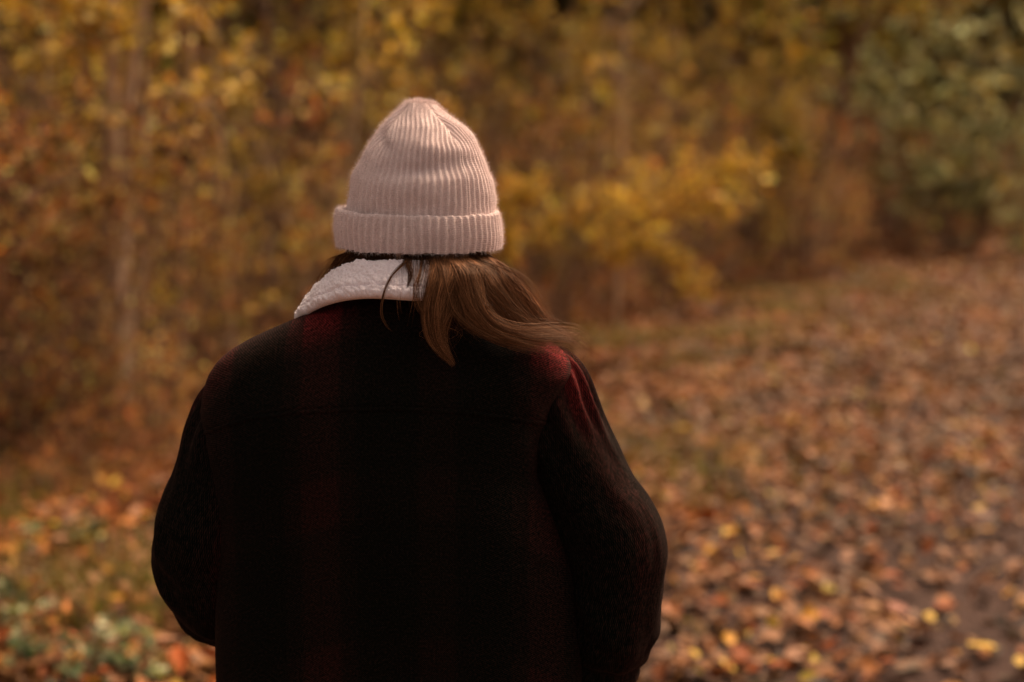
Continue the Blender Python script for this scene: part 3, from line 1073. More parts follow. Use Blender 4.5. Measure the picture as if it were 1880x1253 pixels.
M_KNIT = knit_material()
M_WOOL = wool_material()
M_FLEECE = simple_mat('sherpa_fleece', (0.84, 0.72, 0.765), 0.95, 0.4, 0.1, 0.12, 500)
M_SKIN = simple_mat('skin', (0.55, 0.33, 0.24), 0.55, 0, 0.4, 0.06, 80)
M_DENIM = simple_mat('dark_denim', (0.02, 0.022, 0.03), 0.85, 0, 0.2, 0.3, 400)
M_BOOT = simple_mat('boot_leather', (0.03, 0.018, 0.012), 0.5, 0, 0.4, 0.3, 90)
m, t, b, out = new_mat('brown_hair')
at = N(t, 'ShaderNodeAttribute', attribute_name='Col')
t.links.new(at.outputs['Color'], b.inputs['Base Color'])
b.inputs['Roughness'].default_value = 0.6
b.inputs['Specular IOR Level'].default_value = 0.09
b.inputs['Specular Tint'].default_value = (1, 0.75, 0.55, 1)
M_HAIR = m
m, t, b, out = new_mat('wool_fuzz')
at = N(t, 'ShaderNodeAttribute', attribute_name='Col')
t.links.new(at.outputs['Color'], b.inputs['Base Color'])
b.inputs['Roughness'].default_value = 0.9
b.inputs['Specular IOR Level'].default_value = 0.1
M_FUZZ = m


def grid_normals(V):
    """V (rows, cols, 3), columns wrap"""
    du = np.roll(V, -1, 1) - np.roll(V, 1, 1)
    dv = np.gradient(V, axis=0)
    n_ = np.cross(du, dv)
    return n_ / (np.linalg.norm(n_, axis=-1, keepdims=True) + 1e-12)


def fuzz(name, V, Nn, count, length, width, col, parent, mask=None, lean=0.8):
    V = V.reshape(-1, 3)
    Nn = Nn.reshape(-1, 3)
    idx = np.arange(len(V)) if mask is None else np.nonzero(mask.ravel())[0]
    i = rng.choice(idx, count)
    p, nn = V[i], Nn[i]
    d = nn + rng.normal(0, lean, (count, 3))
    d /= np.linalg.norm(d, axis=1, keepdims=True)
    L = length * rng.uniform(0.4, 1.3, count)[:, None]
    sd = np.cross(d, rng.normal(0, 1, (count, 3)))
    sd /= np.linalg.norm(sd, axis=1, keepdims=True) + 1e-9
    mid = p + d * L * 0.5 + rng.normal(0, 0.15, (count, 3)) * L
    tip = mid + (d + rng.normal(0, 0.5, (count, 3))) * L * 0.5
    v = np.stack([p - nn * 0.0005 - sd * width, p - nn * 0.0005 + sd * width, mid + sd * width * 0.8, mid - sd * width * 0.8, tip], 1).reshape(-1, 3)
    k = np.arange(count)[:, None] * 5
    cc = np.repeat(np.array(col) * rng.uniform(0.8, 1.2, (count, 1)), 5, axis=0)
    return tag(mesh_obj(name, v, [k + np.array([0, 1, 2, 3]), k + np.array([3, 2, 4])], M_FUZZ, parent, origin=ROOT, col=cc), kind='stuff')


# ---- beanie: crown
YH = 1.80
SIL = np.array([[186.2, 764, 772], [187.2, 752, 786], [189.5, 742, 797], [193.5, 734, 806], [200, 727, 815], [212, 714, 827], [234, 696, 857], [252, 683, 871],
                [276, 667, 885], [300, 656, 896], [328, 643, 907], [368, 636, 912], [400, 634, 913], [430, 633, 912]], float)
NR, NA = 230, 66 * 14
pyr = np.concatenate([np.linspace(186.2, 192, 22)[:-1], np.linspace(192, 430, NR - 21)])
Lx = np.interp(pyr, SIL[:, 0], SIL[:, 1])
Rx = np.interp(pyr, SIL[:, 0], SIL[:, 2])
ker = np.hanning(13)
ker /= ker.sum()
pad = lambda a: np.convolve(np.concatenate([np.full(6, a[0]), a, np.full(6, a[-1])]), ker, 'valid')
Lx[24:], Rx[24:] = pad(Lx)[24:], pad(Rx)[24:]
zr = np.array([U(768, p, YH)[2] for p in pyr])
k_px = np.array([U(1, p, YH)[0] - U(0, p, YH)[0] for p in pyr])
xc = np.array([U(0.5 * (l + r), p, YH)[0] for l, r, p in zip(Lx, Rx, pyr)])
rx = 0.5 * (Rx - Lx) * k_px
th = np.linspace(0, 2 * np.pi, NA, endpoint=False)        # th = 0 faces the camera (-Y), grows towards +X
TH, PYR = np.meshgrid(th, pyr)
thw = (TH + np.pi) % (2 * np.pi) - np.pi
RXg = rx[:, None] * np.ones_like(TH)
# decreases: four gores, ribs run parallel inside a gore and end at its seams
R0 = np.interp(262, pyr, rx)
gore_c = -0.06
gth = (thw - gore_c + np.pi / 4) % (np.pi / 2) - np.pi / 4
seam_amt = smooth(-PYR, -275, -215)
lam = np.where(RXg < R0, (RXg / R0), 1.0)
jit = 0.10 * fbm(np.stack([np.cos(TH) * 2.2, np.sin(TH) * 2.2, PYR * 0.02], -1), 2)
phase = np.where(PYR < 330, (gth * (lam * 1.0)) , gth) * 66 / (2 * np.pi) + jit + 0.5 * np.round((thw - gore_c) / (np.pi / 2)) * 0
ridge = 0.5 + 0.5 * np.cos(2 * np.pi * phase)
rib = np.clip(ridge, 0, 1) ** 1.2 - 0.16 * np.exp(-((((phase + 0.5) % 1) - 0.5) / 0.08) ** 2)
amp = 0.0033 * smooth(PYR, 184, 240)
sg = np.minimum(np.abs(gth - np.pi / 4), np.abs(gth + np.pi / 4)) * np.maximum(RXg, 0.01)
groove = -0.0055 * np.exp(-(sg / 0.0045) ** 2) * seam_amt * smooth(PYR, 184, 196)
# soft dents and slouch folds
PXg = thw
dent = (-0.0045 * np.exp(-((PYR - 301 - 16 * np.sin(thw * 1.3 + 2.2)) / 15) ** 2) * np.exp(-((thw - 0.12) / 0.75) ** 2)
        + 0.0028 * np.exp(-((PYR - 268 - 8 * np.sin(thw * 2)) / 17) ** 2) * np.exp(-((thw - 0.1) / 0.8) ** 2)
        + 0.003 * np.exp(-((PYR - 345) / 25) ** 2) * np.exp(-((thw + 0.1) / 0.9) ** 2)
        - 0.005 * np.exp(-((PYR - 262 - 60 * (thw + 0.75)) / 12) ** 2) * np.exp(-((thw + 0.85) / 0.3) ** 2)
        + 0.0022 * fbm(np.stack([np.cos(TH) * 1.8, np.sin(TH) * 1.8, PYR * 0.025], -1), 2) * smooth(PYR, 186, 215))
Rr = rib * amp + groove + dent - 0.0022 - 0.0024 * smooth(PYR, 184, 205)
ryf = 1.10
Xh = xc[:, None] + (RXg + Rr) * np.sin(TH)
Yh = YH - (RXg * ryf + Rr) * np.cos(TH)
Zh = zr[:, None] + 0.0015 * fbm(np.stack([np.cos(TH) * 4, np.sin(TH) * 4, PYR * 0.03], -1), 2) * smooth(PYR, 184, 200) + 0 * TH
VH = np.stack([Xh, Yh, Zh], -1)
top = np.array([[xc[0], YH, zr[0] + 0.0003]])
fc = np.stack([np.full(NA, NR * NA), (np.arange(NA) + 1) % NA, np.arange(NA)], -1)
uvh = np.stack([phase, PYR * 0.00069 / 0.0024], -1).reshape(-1, 2)
beanie = mesh_obj('beanie', np.vstack([VH.reshape(-1, 3), top]), [grid_faces(NA, NR), fc], M_KNIT, person, origin=ROOT, uv=np.vstack([uvh, [[0, 0]]]))
tag(beanie, 'pale pink ribbed knit beanie with tapered crown')
NH = -grid_normals(VH)
sgn = np.sign(np.mean(np.sum(NH * np.stack([np.sin(TH), -np.cos(TH), 0 * TH], -1), -1)))
NH *= sgn
fuzz('wool_fuzz', VH, NH, 30000, 0.0052, 0.0001, (0.76, 0.62, 0.61), beanie, (PYR > 184) & (PYR < 400) & (np.cos(TH) > -0.5))

# ---- beanie: turned-up cuff
NA2 = 66 * 14
NB = 92
c_bot, c_top = U(769, 452, YH)[2], U(769, 375, YH)[2]
Hc = c_top - c_bot
cx = U(769, 420, YH)[0]
rcx = 156 * (U(1, 420, YH)[0] - U(0, 420, YH)[0]) - 0.0045
# section of the cuff, from inside bottom, round the lower fold, up the outside, over the rim and down inside
sec = []
for u in np.linspace(0, 1, NB):
    if u < 0.12:
        a = u / 0.12
        sec.append((-0.009 + 0.0 * a, 0.006 - 0.003 * a, 0.15))
    elif u < 0.24:
        a = (u - 0.12) / 0.12 * math.pi / 2
        sec.append((-0.009 + 0.009 * math.sin(a), 0.008 - 0.008 * math.sin(a * 0.5 + math.pi / 4) + 0.0024, 0.3 + 0.7 * math.sin(a)))
    elif u < 0.78:
        a = (u - 0.24) / 0.54
        sec.append((0.0 + 0.0022 * math.sin(a * math.pi), 0.0025 + a * (Hc - 0.0085), 1.0))
    elif u < 0.93:
        a = (u - 0.78) / 0.15 * math.pi
        sec.append((-0.0048 + 0.0048 * math.cos(a), Hc - 0.006 + 0.006 * math.sin(a), max(0.25, math.cos(a / 2) ** 0.5)))
    else:
        a = (u - 0.93) / 0.07
        sec.append((-0.0096, Hc - 0.006 - 0.012 * a, 0.2))
sec = np.array(sec)
ker = np.hanning(5)
ker /= ker.sum()
TH2, KK = np.meshgrid(np.linspace(0, 2 * np.pi, NA2, endpoint=False), np.arange(NB))
tw = (TH2 + np.pi) % (2 * np.pi) - np.pi
hfrac = np.clip(sec[:, 1] / Hc, 0, 1)[:, None]
jit = 0.16 * fbm(np.stack([np.cos(TH2) * 3, np.sin(TH2) * 3, hfrac * 0.8 + 0 * TH2], -1), 2)
ph = TH2 * 66 / (2 * np.pi) + jit
ridge = 0.5 + 0.5 * np.cos(2 * np.pi * ph)
rib = ridge ** 1.5 - 0.18 * np.exp(-((((ph + 0.5) % 1) - 0.5) / 0.09) ** 2)
rr = sec[:, 0][:, None] + 0.0040 * (rib - 0.5) * sec[:, 2][:, None]
rr = rr + 0.0016 * fbm(np.stack([np.cos(TH2) * 1.6 + 7, np.sin(TH2) * 1.6, hfrac * 1.2 + 0 * TH2], -1), 2)
rr = rr + 0.0045 * np.exp(-((tw + 1.0) / 0.25) ** 2) * hfrac * 0.4
droop = 0.5 + 0.5 * np.cos(tw - 0.42)
zz = c_bot + sec[:, 1][:, None] - droop * (0.0065 + 0.0055 * hfrac) + 0.0012 * fbm(np.stack([np.cos(TH2) * 5, np.sin(TH2) * 5, 0 * TH2 + 3], -1), 2) + 0.0006 * (rib - 0.5) * (hfrac - 0.5) * 2
VC = np.stack([cx + (rcx + rr) * np.sin(TH2), YH - (rcx * 1.08 + rr) * np.cos(TH2), zz], -1)
uvc = np.stack([ph, zz / 0.0026], -1).reshape(-1, 2)
cuff = mesh_obj('cuff', VC.reshape(-1, 3), grid_faces(NA2, NB), M_KNIT, beanie, origin=ROOT, uv=uvc)
NC = grid_normals(VC)
NC *= np.sign(np.mean(np.sum(NC[30:60] * np.stack([np.sin(TH2), -np.cos(TH2), 0 * TH2], -1)[30:60], -1)))
fuzz('wool_fuzz', VC, NC, 16000, 0.0048, 0.0001, (0.76, 0.62, 0.61), beanie, (KK > 18) & (KK < 84) & (np.cos(TH2) > -0.5))

# ---- jacket torso
YT = 1.76
TOR = np.array([  # photo row, left, right, depth back, depth front
    [536, 668, 858, .050, .070], [548, 640, 882, .058, .074], [562, 603, 905, .064, .078], [580, 560, 930, .072, .082], [600, 512, 962, .080, .085], [620, 468, 995, .087, .088],
    [640, 432, 1026, .094, .092], [660, 408, 1043, .100, .095], [685, 391, 1048, .107, .10], [715, 381, 1030, .114, .108], [750, 377, 1012, .119, .115], [800, 380, 1000, .123, .12],
    [860, 392, 990, .126, .125], [950, 400, 1025, .127, .13], [1050, 401, 1058, .127, .135], [1180, 400, 1068, .127, .135], [1253, 402, 1070, .128, .135], [1440, 400, 1075, .13, .135]], float)
_z = np.array([U(700, r[0], YT)[2] for r in TOR])[::-1]
_xl = np.array([U(r[1], r[0], YT)[0] for r in TOR])[::-1]
_xr = np.array([U(r[2], r[0], YT)[0] for r in TOR])[::-1]
_db, _df = TOR[::-1, 3], TOR[::-1, 4]
ZTOP, ZBOT = _z[-1], _z[0]
zz_f = np.linspace(ZBOT, ZTOP, 700)


def sm_interp(vals, k=21):
    a = np.interp(zz_f, _z, vals)
    kk = np.hanning(k)
    kk /= kk.sum()
    h_ = k // 2
    pl = 2 * a[0] - a[1:h_ + 1][::-1]
    pr = 2 * a[-1] - a[-h_ - 1:-1][::-1]
    return np.convolve(np.concatenate([pl, a, pr]), kk, 'valid')


_tab = [sm_interp(v_) for v_ in (_xl, _xr, _db, _df)]
PXM = 0.000674          # metres per photo pixel at the jacket


def px_x(px):
    return (px - 940) * PXM


def px_z(py):
    return np.interp(py, TOR[:, 0], np.array([U(700, r[0], YT)[2] for r in TOR]))


def torso(ang, z, off=0.0):
    """ang 0 = right side (+X), pi/2 = back (towards camera)"""
    xl, xr, db, df = (np.interp(z, zz_f, t_) for t_ in _tab)
    e = 2 / 2.5
    c_, s_ = np.cos(ang), np.sin(ang)
    xc_, w_ = 0.5 * (xl + xr), 0.5 * (xr - xl)
    x = xc_ + (w_ + off) * np.sign(c_) * np.abs(c_) ** e
    d_ = np.where(s_ > 0, db, df) + off
    y = YT - d_ * np.sign(s_) * np.abs(s_) ** e
    back = np.clip(s_, 0, 1)
    # cloth: soft vertical drape, tension folds from the armholes, slack above the waist
    f_ = 0.0035 * fbm(np.stack([x * 9, z * 2.2, 0 * x], -1), 3) + 0.002 * fbm(np.stack([x * 20, z * 9, 0 * x + 4], -1), 2)
    xl_, xr_ = px_x(965), px_x(425)
    f_ = f_ + 0.007 * np.exp(-((x - (xl_ + 0.10 * (px_z(790) - z) * (z > px_z(1000)))) / 0.012) ** 2) * smooth(-z, -px_z(765), -px_z(800)) * smooth(z, px_z(1150), px_z(900))
    f_ = f_ + 0.006 * np.exp(-((x - (xr_ - 0.02 + 0.05 * (z - px_z(800)))) / 0.012) ** 2) * smooth(-z, -px_z(770), -px_z(800)) * smooth(z, px_z(1100), px_z(900))
    # slanting tension folds at the ends of the yoke
    f_ = f_ + 0.004 * np.exp(-(((x - px_x(415)) * 0.75 - (z - px_z(725)) * 0.65) / 0.010) ** 2) * np.exp(-((x - px_x(430)) / 0.045) ** 2)
    f_ = f_ + 0.004 * np.exp(-(((x - px_x(975)) * 0.8 + (z - px_z(735)) * 0.6) / 0.010) ** 2) * np.exp(-((x - px_x(975)) / 0.04) ** 2)
    y = y - f_ * back
    return x, y


SHO = np.array([[370, 720], [385, 690], [410, 662], [440, 637], [480, 615], [530, 592], [580, 570], [640, 548], [765, 540], [880, 548], [930, 580], [985, 615], [1030, 645], [1060, 690]], float)


def sho_z(x):
    return np.interp(x, px_x(SHO[:, 0]), px_z(SHO[:, 1]))


SEAM = np.array([[360, 800], [375, 792], [430, 767], [480, 749], [560, 735], [650, 730], [740, 729], [850, 736], [930, 750], [995, 770], [1010, 776]], float)


def seam_z(x):
    return np.interp(x, px_x(SEAM[:, 0]), px_z(SEAM[:, 1]))


nA, nZ = 420, 330
ang = np.linspace(0, 2 * np.pi, nA, endpoint=False)
AA, ZZ = np.meshgrid(ang, np.linspace(ZBOT, ZTOP, nZ))
xx_, yy_ = torso(AA, ZZ)
VT = np.stack([xx_, yy_, ZZ], -1)
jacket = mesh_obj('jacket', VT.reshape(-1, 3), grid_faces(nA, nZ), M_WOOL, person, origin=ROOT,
                  uv=np.stack([xx_ - px_x(1003), 0.60 + ZZ - sho_z(xx_)], -1).reshape(-1, 2))  # rows follow the shoulder line, keeping the painted top light along it
tag(jacket, 'dark wool jacket in red and black plaid, shoulder light painted in')
NT = grid_normals(VT)
NT *= np.sign(np.mean(np.sum(NT * np.stack([np.cos(AA), -np.sin(AA), 0 * AA], -1), -1)))

# yoke: a second layer over the shoulders that ends in a turned edge along the seam
nY = 150
ua = np.linspace(0.02, math.pi - 0.02, 300)
TT, UA = np.meshgrid(np.linspace(0, 1, nY), ua, indexing='ij')
zs = np.full_like(ua, px_z(750))
for it in range(6):
    x_, y_ = torso(ua, zs)
    zs = seam_z(x_)
ZY = zs[None, :] + (ZTOP - 0.001 - zs[None, :]) * TT
offy = 0.0026 * np.minimum(1, TT / 0.02 + 0.0) ** 0.5 - 0.0012 * np.exp(-((ZY - zs[None, :] - 0.0065) / 0.0012) ** 2)
offy[0] = -0.002
xy_, yy2 = torso(UA, ZY, 0.0)
nx = np.cos(UA)
VY = np.stack([xy_ + offy * nx, yy2 - offy * np.sin(UA), ZY + offy * 0.3], -1)
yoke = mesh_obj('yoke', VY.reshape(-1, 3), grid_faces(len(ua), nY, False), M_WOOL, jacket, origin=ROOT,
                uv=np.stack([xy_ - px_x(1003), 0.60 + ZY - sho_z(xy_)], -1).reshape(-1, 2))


# ---- sleeves
def sleeve(ctrl, side, label=None):
    P = np.array([U(a_, b_, y_) for a_, b_, y_, r_ in ctrl])
    rad = np.array([r_ for *_, r_ in ctrl])
    n_ = 260
    C = catmull(np.concatenate([P, rad[:, None]], 1), n_)
    P, rad = C[:, :3], C[:, 3]
    T_, N_, B_ = frames(P)
    s = np.concatenate([[0], np.cumsum(np.linalg.norm(np.diff(P, axis=0), axis=1))])
    m_ = 200
    a = np.linspace(0, 2 * np.pi, m_, endpoint=False)
    A2, S2 = np.meshgrid(a, s)
    rr_ = rad[:, None] + 0 * A2
    # gathers at the armhole, creases at the elbow, slack noise, a long seam
    rr_ = rr_ + 0.0034 * np.cos(A2 * 12 + 1.5 * np.sin(A2 * 3) + S2 * 12) * np.exp(-((S2 - 0.07) / 0.045) ** 2) * side_w(A2, side)
    rr_ = rr_ + 0.0045 * fbm(np.stack([np.cos(A2) * 1.3, np.sin(A2) * 1.3, S2 * 9], -1), 3)
    el = s[-1] * 0.60
    rr_ = rr_ + 0.006 * fbm(np.stack([np.cos(A2) * 0.9 + 3, np.sin(A2) * 0.9, S2 * 34 + 1.2 * np.cos(A2 + 1)], -1), 2) * np.exp(-((S2 - el) / 0.10) ** 2)
    rr_ = rr_ - 0.007 * np.exp(-((S2 - (el + 0.045 + 0.012 * np.cos(A2))) / 0.009) ** 2) * (side > 0)
    sa = 2.4 if side < 0 else 3.6
    rr_ = rr_ - 0.0022 * np.exp(-((((A2 - sa + np.pi) % (2 * np.pi) - np.pi) * 0.06) / 0.0016) ** 2)
    V = P[:, None] + rr_[..., None] * (np.cos(A2)[..., None] * N_[:, None] + np.sin(A2)[..., None] * B_[:, None])
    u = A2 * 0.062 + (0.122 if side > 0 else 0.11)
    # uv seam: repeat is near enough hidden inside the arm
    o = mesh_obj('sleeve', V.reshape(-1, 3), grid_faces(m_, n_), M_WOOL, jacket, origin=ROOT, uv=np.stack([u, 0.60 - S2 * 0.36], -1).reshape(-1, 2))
    if label:
        o['label'] = label
    Nn = grid_normals(V)
    out_ = V - P[:, None]
    Nn *= np.sign(np.mean(np.sum(Nn * out_, -1)))
    return o, V, Nn


def side_w(A, side):
    return 1.0


SL, VSL, NSL = sleeve([(480, 715, 1.775, .030), (446, 738, 1.77, .046), (420, 800, 1.765, .055), (404, 880, 1.76, .061), (384, 955, 1.755, .0665), (378, 1012, 1.765, .0665),
                       (388, 1076, 1.785, .062), (420, 1110, 1.84, .056), (470, 1130, 1.90, .05), (520, 1150, 1.95, .045)], -1)
SR, VSR, NSR = sleeve([(975, 660, 1.775, .030), (1008, 700, 1.77, .046), (1024, 760, 1.765, .053), (1052, 840, 1.76, .0585), (1085, 915, 1.755, .0625), (1124, 985, 1.75, .0665),
                       (1124, 1065, 1.752, .064), (1114, 1140, 1.765, .066), (1085, 1215, 1.80, .062), (1040, 1260, 1.86, .055), (1000, 1285, 1.93, .047)], 1)
fz = (0.045, 0.018, 0.016)
fuzz('wool_fuzz', VSR, NSR, 9000, 0.0042, 0.00007, fz, jacket)
fuzz('wool_fuzz', VSL, NSL, 7000, 0.0042, 0.00007, fz, jacket)
fuzz('wool_fuzz', VT, NT, 12000, 0.0042, 0.00007, fz, jacket, np.sin(AA) > -0.1)

# ---- sherpa collar
TC = np.array([(765, 488, 1.705), (690, 485, 1.705), (648, 491, 1.72), (610, 517, 1.765), (590, 545, 1.82), (600, 590, 1.92), (640, 640, 1.96)], float)
BC = np.array([(765, 553, 1.652), (690, 549, 1.655), (640, 552, 1.665), (598, 562, 1.69), (566, 577, 1.735), (549, 590, 1.80), (570, 640, 1.93)], float)


def mirror(a):
    b_ = a[1:].copy()
    b_[:, 0] = 765 + (765 - b_[:, 0]) * 0.74
    b_[:, 2] += np.minimum(0.035, 0.02 * np.arange(1, len(b_) + 1))
    return np.vstack([a[::-1], b_])


nc, nr = 700, 96
tcur = catmull(np.array([U(*p) for p in mirror(TC)]), nc)
bcur = catmull(np.array([U(*p) for p in mirror(BC)]), nc)
# closed section: outer face from top roll to hem, round the hem, back up inside
ww = np.linspace(0, 2, nr, endpoint=False)
rowsV = []
along_c = bcur - tcur
tang = np.gradient(tcur + bcur, axis=0)
nrmc = np.cross(tang, along_c)
nrmc /= np.linalg.norm(nrmc, axis=1, keepdims=True)
if np.mean(nrmc[:, 1]) > 0:
    nrmc = -nrmc
for w in ww:
    if w < 1.2:
        a_ = w / 1.2
        bul = 0.007 + 0.005 * math.sin(math.pi * a_)
        hem = -0.0035 * math.exp(-((a_ - 0.80) / 0.02) ** 2)
        rowsV.append(tcur + along_c * a_ + nrmc * (bul * min(1, (a_ / 0.06) ** .5 if a_ < .06 else 1) * min(1, ((1 - a_) / 0.06) ** .5 if a_ > .94 else 1) + hem))
    else:
        a_ = 1 - (w - 1.2) / 0.8
        rowsV.append(tcur + along_c * a_ - nrmc * 0.006 * math.sin(math.pi * min(1, max(0.0, a_)) ** 0.8))
VCo = np.array(rowsV)                       # (nr, nc, 3)
outer = (ww < 1.2)[:, None]


def worley(p, seed=0):
    i = np.floor(p).astype(np.int64)
    d1 = np.full(p.shape[:-1], 9.0)
    for a in (-1, 0, 1):
        for b_ in (-1, 0, 1):
            for c_ in (-1, 0, 1):
                ci = i + np.array([a, b_, c_])
                o_ = np.stack([hash3(ci[..., 0] + seed, ci[..., 1], ci[..., 2]), hash3(ci[..., 0], ci[..., 1] + 91 + seed, ci[..., 2]), hash3(ci[..., 0], ci[..., 1], ci[..., 2] + 47 + seed)], -1)
                d1 = np.minimum(d1, np.linalg.norm(ci + o_ - p, axis=-1))
    return d1


wp_ = VCo / 0.0058 + 0.55 * np.stack([fbm(VCo / 0.008, 2), fbm(VCo / 0.008 + 31, 2), fbm(VCo / 0.008 + 67, 2)], -1)
bump = 1 - np.clip(worley(wp_), 0, 1) ** 1.5
bump = bump + 0.5 * (1 - np.clip(worley(wp_ * 2.1 + 5, 3), 0, 1) ** 1.5) + 0.35 * fbm(VCo / 0.0025, 2)
bump2 = fbm(VCo / 0.02, 2)
disp = (0.0031 * bump + 0.0022 * bump2) * outer - 0.0003
VCo = VCo + nrmc[None] * disp[..., None]
fcol = grid_faces(nc, nr, False)
lastrow = np.stack([(nr - 1) * nc + np.arange(nc - 1), (nr - 1) * nc + np.arange(1, nc), np.arange(1, nc), np.arange(nc - 1)], -1)
collar = mesh_obj('collar', VCo.reshape(-1, 3), [fcol, lastrow], M_FLEECE, jacket, origin=ROOT)
collar['label'] = 'off-white sherpa fleece collar standing at the neck'
nn_ = np.broadcast_to(nrmc[None], VCo.shape)
fuzz('fleece_fuzz', VCo, nn_, 4000, 0.0025, 0.0001, (0.84, 0.77, 0.86), jacket, np.broadcast_to(outer, (nr, nc)))

# ---- body: one continuous skinned figure inside the clothes
def skin_mesh(nodes, edges, sub=2):
    me = bpy.data.meshes.new('tmp')
    names = list(nodes)
    me.from_pydata([nodes[k][0] for k in names], [(names.index(a), names.index(b)) for a, b in edges], [])
    ob = bpy.data.objects.new('tmp', me)
    COL.objects.link(ob)
    md = ob.modifiers.new('skin', 'SKIN')
    sv = me.skin_vertices[0].data
    for i, k in enumerate(names):
        r_ = nodes[k][1]
        sv[i].radius = (r_, r_) if np.isscalar(r_) else r_
    sv[names.index('pelvis')].use_root = True
    sb = ob.modifiers.new('sub', 'SUBSURF')
    sb.levels = sub
    dg = bpy.context.evaluated_depsgraph_get()
    ev = ob.evaluated_get(dg)
    em = ev.to_mesh()
    v_ = np.zeros(len(em.vertices) * 3, np.float32)
    em.vertices.foreach_get('co', v_)
    f_ = [tuple(p.vertices) for p in em.polygons]
    v_ = v_.reshape(-1, 3).copy()
    ev.to_mesh_clear()
    bpy.data.objects.remove(ob)
    return v_, f_


cx0 = ROOT[0]
wl = lambda px, py, Y: tuple(U(px, py, Y))
nod = {
    'pelvis': ((cx0, 1.77, 0.86), (0.15, 0.10)), 'waist': ((cx0, 1.77, 1.0), (0.125, 0.09)), 'chest': ((cx0 + 0.0, 1.765, 1.18), (0.14, 0.10)),
    'upper': ((cx0 + 0.01, 1.765, 1.30), (0.10, 0.06)), 'neck': ((U(766, 540, 1.77)[0], 1.775, 1.37), 0.05), 'skull': ((U(768, 480, 1.79)[0], 1.79, 1.44), 0.055),
    'shl': (wl(455, 705, 1.77), 0.042), 'ell': (wl(382, 1040, 1.765), 0.038), 'wrl': (wl(470, 1135, 1.88), 0.026), 'hal': (wl(500, 1170, 1.93), 0.032),
    'shr': (wl(1000, 700, 1.77), 0.042), 'elr': (wl(1112, 1090, 1.76), 0.038), 'wrr': (wl(1010, 1275, 1.90), 0.026), 'har': (wl(985, 1300, 1.95), 0.032),
    'hipl': ((cx0 - 0.09, 1.77, 0.80), 0.085), 'knl': ((cx0 - 0.10, 1.77, 0.45), 0.055), 'anl': ((cx0 - 0.10, 1.74, 0.08), 0.036), 'tol': ((cx0 - 0.11, 1.90, 0.03), 0.03),
    'hipr': ((cx0 + 0.09, 1.77, 0.80), 0.085), 'knr': ((cx0 + 0.10, 1.83, 0.45), 0.055), 'anr': ((cx0 + 0.10, 1.84, 0.08), 0.036), 'tor': ((cx0 + 0.11, 2.00, 0.03), 0.03),
}
edg = [('pelvis', 'waist'), ('waist', 'chest'), ('chest', 'upper'), ('upper', 'neck'), ('neck', 'skull'), ('upper', 'shl'), ('shl', 'ell'), ('ell', 'wrl'), ('wrl', 'hal'),
       ('upper', 'shr'), ('shr', 'elr'), ('elr', 'wrr'), ('wrr', 'har'), ('pelvis', 'hipl'), ('hipl', 'knl'), ('knl', 'anl'), ('anl', 'tol'), ('pelvis', 'hipr'), ('hipr', 'knr'), ('knr', 'anr'), ('anr', 'tor')]
for sd, w_, h_ in (('l', 'wrl', 'hal'), ('r', 'wrr', 'har')):
    hp, wp = np.array(nod[h_][0]), np.array(nod[w_][0])
    d_ = (hp - wp) / np.linalg.norm(hp - wp)
    sdv = np.cross(d_, [0, 0, 1.0])
    for k, ln in enumerate((0.065, 0.075, 0.072, 0.058)):
        o1 = hp + d_ * 0.03 + np.array([0, 0, 0.028 - 0.019 * k])
        nod['f%s%da' % (sd, k)] = (tuple(o1), 0.0095)
        nod['f%s%db' % (sd, k)] = (tuple(o1 + d_ * ln * 0.6 + sdv * 0.004), 0.0085)
        nod['f%s%dc' % (sd, k)] = (tuple(o1 + d_ * ln + sdv * 0.014), 0.007)
        edg += [(h_, 'f%s%da' % (sd, k)), ('f%s%da' % (sd, k), 'f%s%db' % (sd, k)), ('f%s%db' % (sd, k), 'f%s%dc' % (sd, k))]
    nod['t%s' % sd] = (tuple(hp + np.array([0, 0, 0.045]) + d_ * 0.02), 0.010)
    nod['u%s' % sd] = (tuple(hp + np.array([0, 0, 0.055]) + d_ * 0.055), 0.0085)
    edg += [(h_, 't%s' % sd), ('t%s' % sd, 'u%s' % sd)]
bv, bf = skin_mesh(nod, edg, 2)
# head: shaped sphere with brow, nose, lips, chin, ears; it faces away from the camera, chin down
hu, hv_ = 64, 48
aa, pp_ = np.meshgrid(np.linspace(0, 2 * np.pi, hu, endpoint=False), np.linspace(0.02, np.pi - 0.02, hv_))
sx, sy, sz = np.sin(pp_) * np.sin(aa), np.sin(pp_) * np.cos(aa), np.cos(pp_)     # sy > 0: face
front = np.clip(sy, 0, 1)
jaw = 1 - 0.28 * smooth(-sz, 0.1, 0.95)
hx = 0.076 * sx * jaw
hy = 0.094 * sy * (1 - 0.12 * smooth(-sz, 0.3, 1.0))
hz = 0.115 * sz
g2 = lambda x0, z0, sx_, sz_: np.exp(-((sx - x0) / sx_) ** 2 - ((sz - z0) / sz_) ** 2) * (sy > 0)
hy = hy + 0.022 * g2(0, -0.22, 0.12, 0.14) + 0.012 * g2(0, -0.05, 0.08, 0.2) - 0.010 * (g2(-0.38, 0.02, 0.16, 0.1) + g2(0.38, 0.02, 0.16, 0.1)) + 0.006 * g2(0, 0.18, 0.5, 0.08)
hy = hy + 0.006 * g2(0, -0.52, 0.22, 0.06) - 0.003 * g2(0, -0.56, 0.2, 0.015) + 0.008 * g2(0, -0.82, 0.25, 0.1) + 0.004 * (g2(-0.38, 0.02, 0.09, 0.05) + g2(0.38, 0.02, 0.09, 0.05))
hx = hx + np.sign(sx) * 0.014 * np.exp(-((sy + 0.02) / 0.13) ** 2 - ((sz + 0.15) / 0.24) ** 2) * (np.abs(sx) > 0.5)
tl = R(-14)
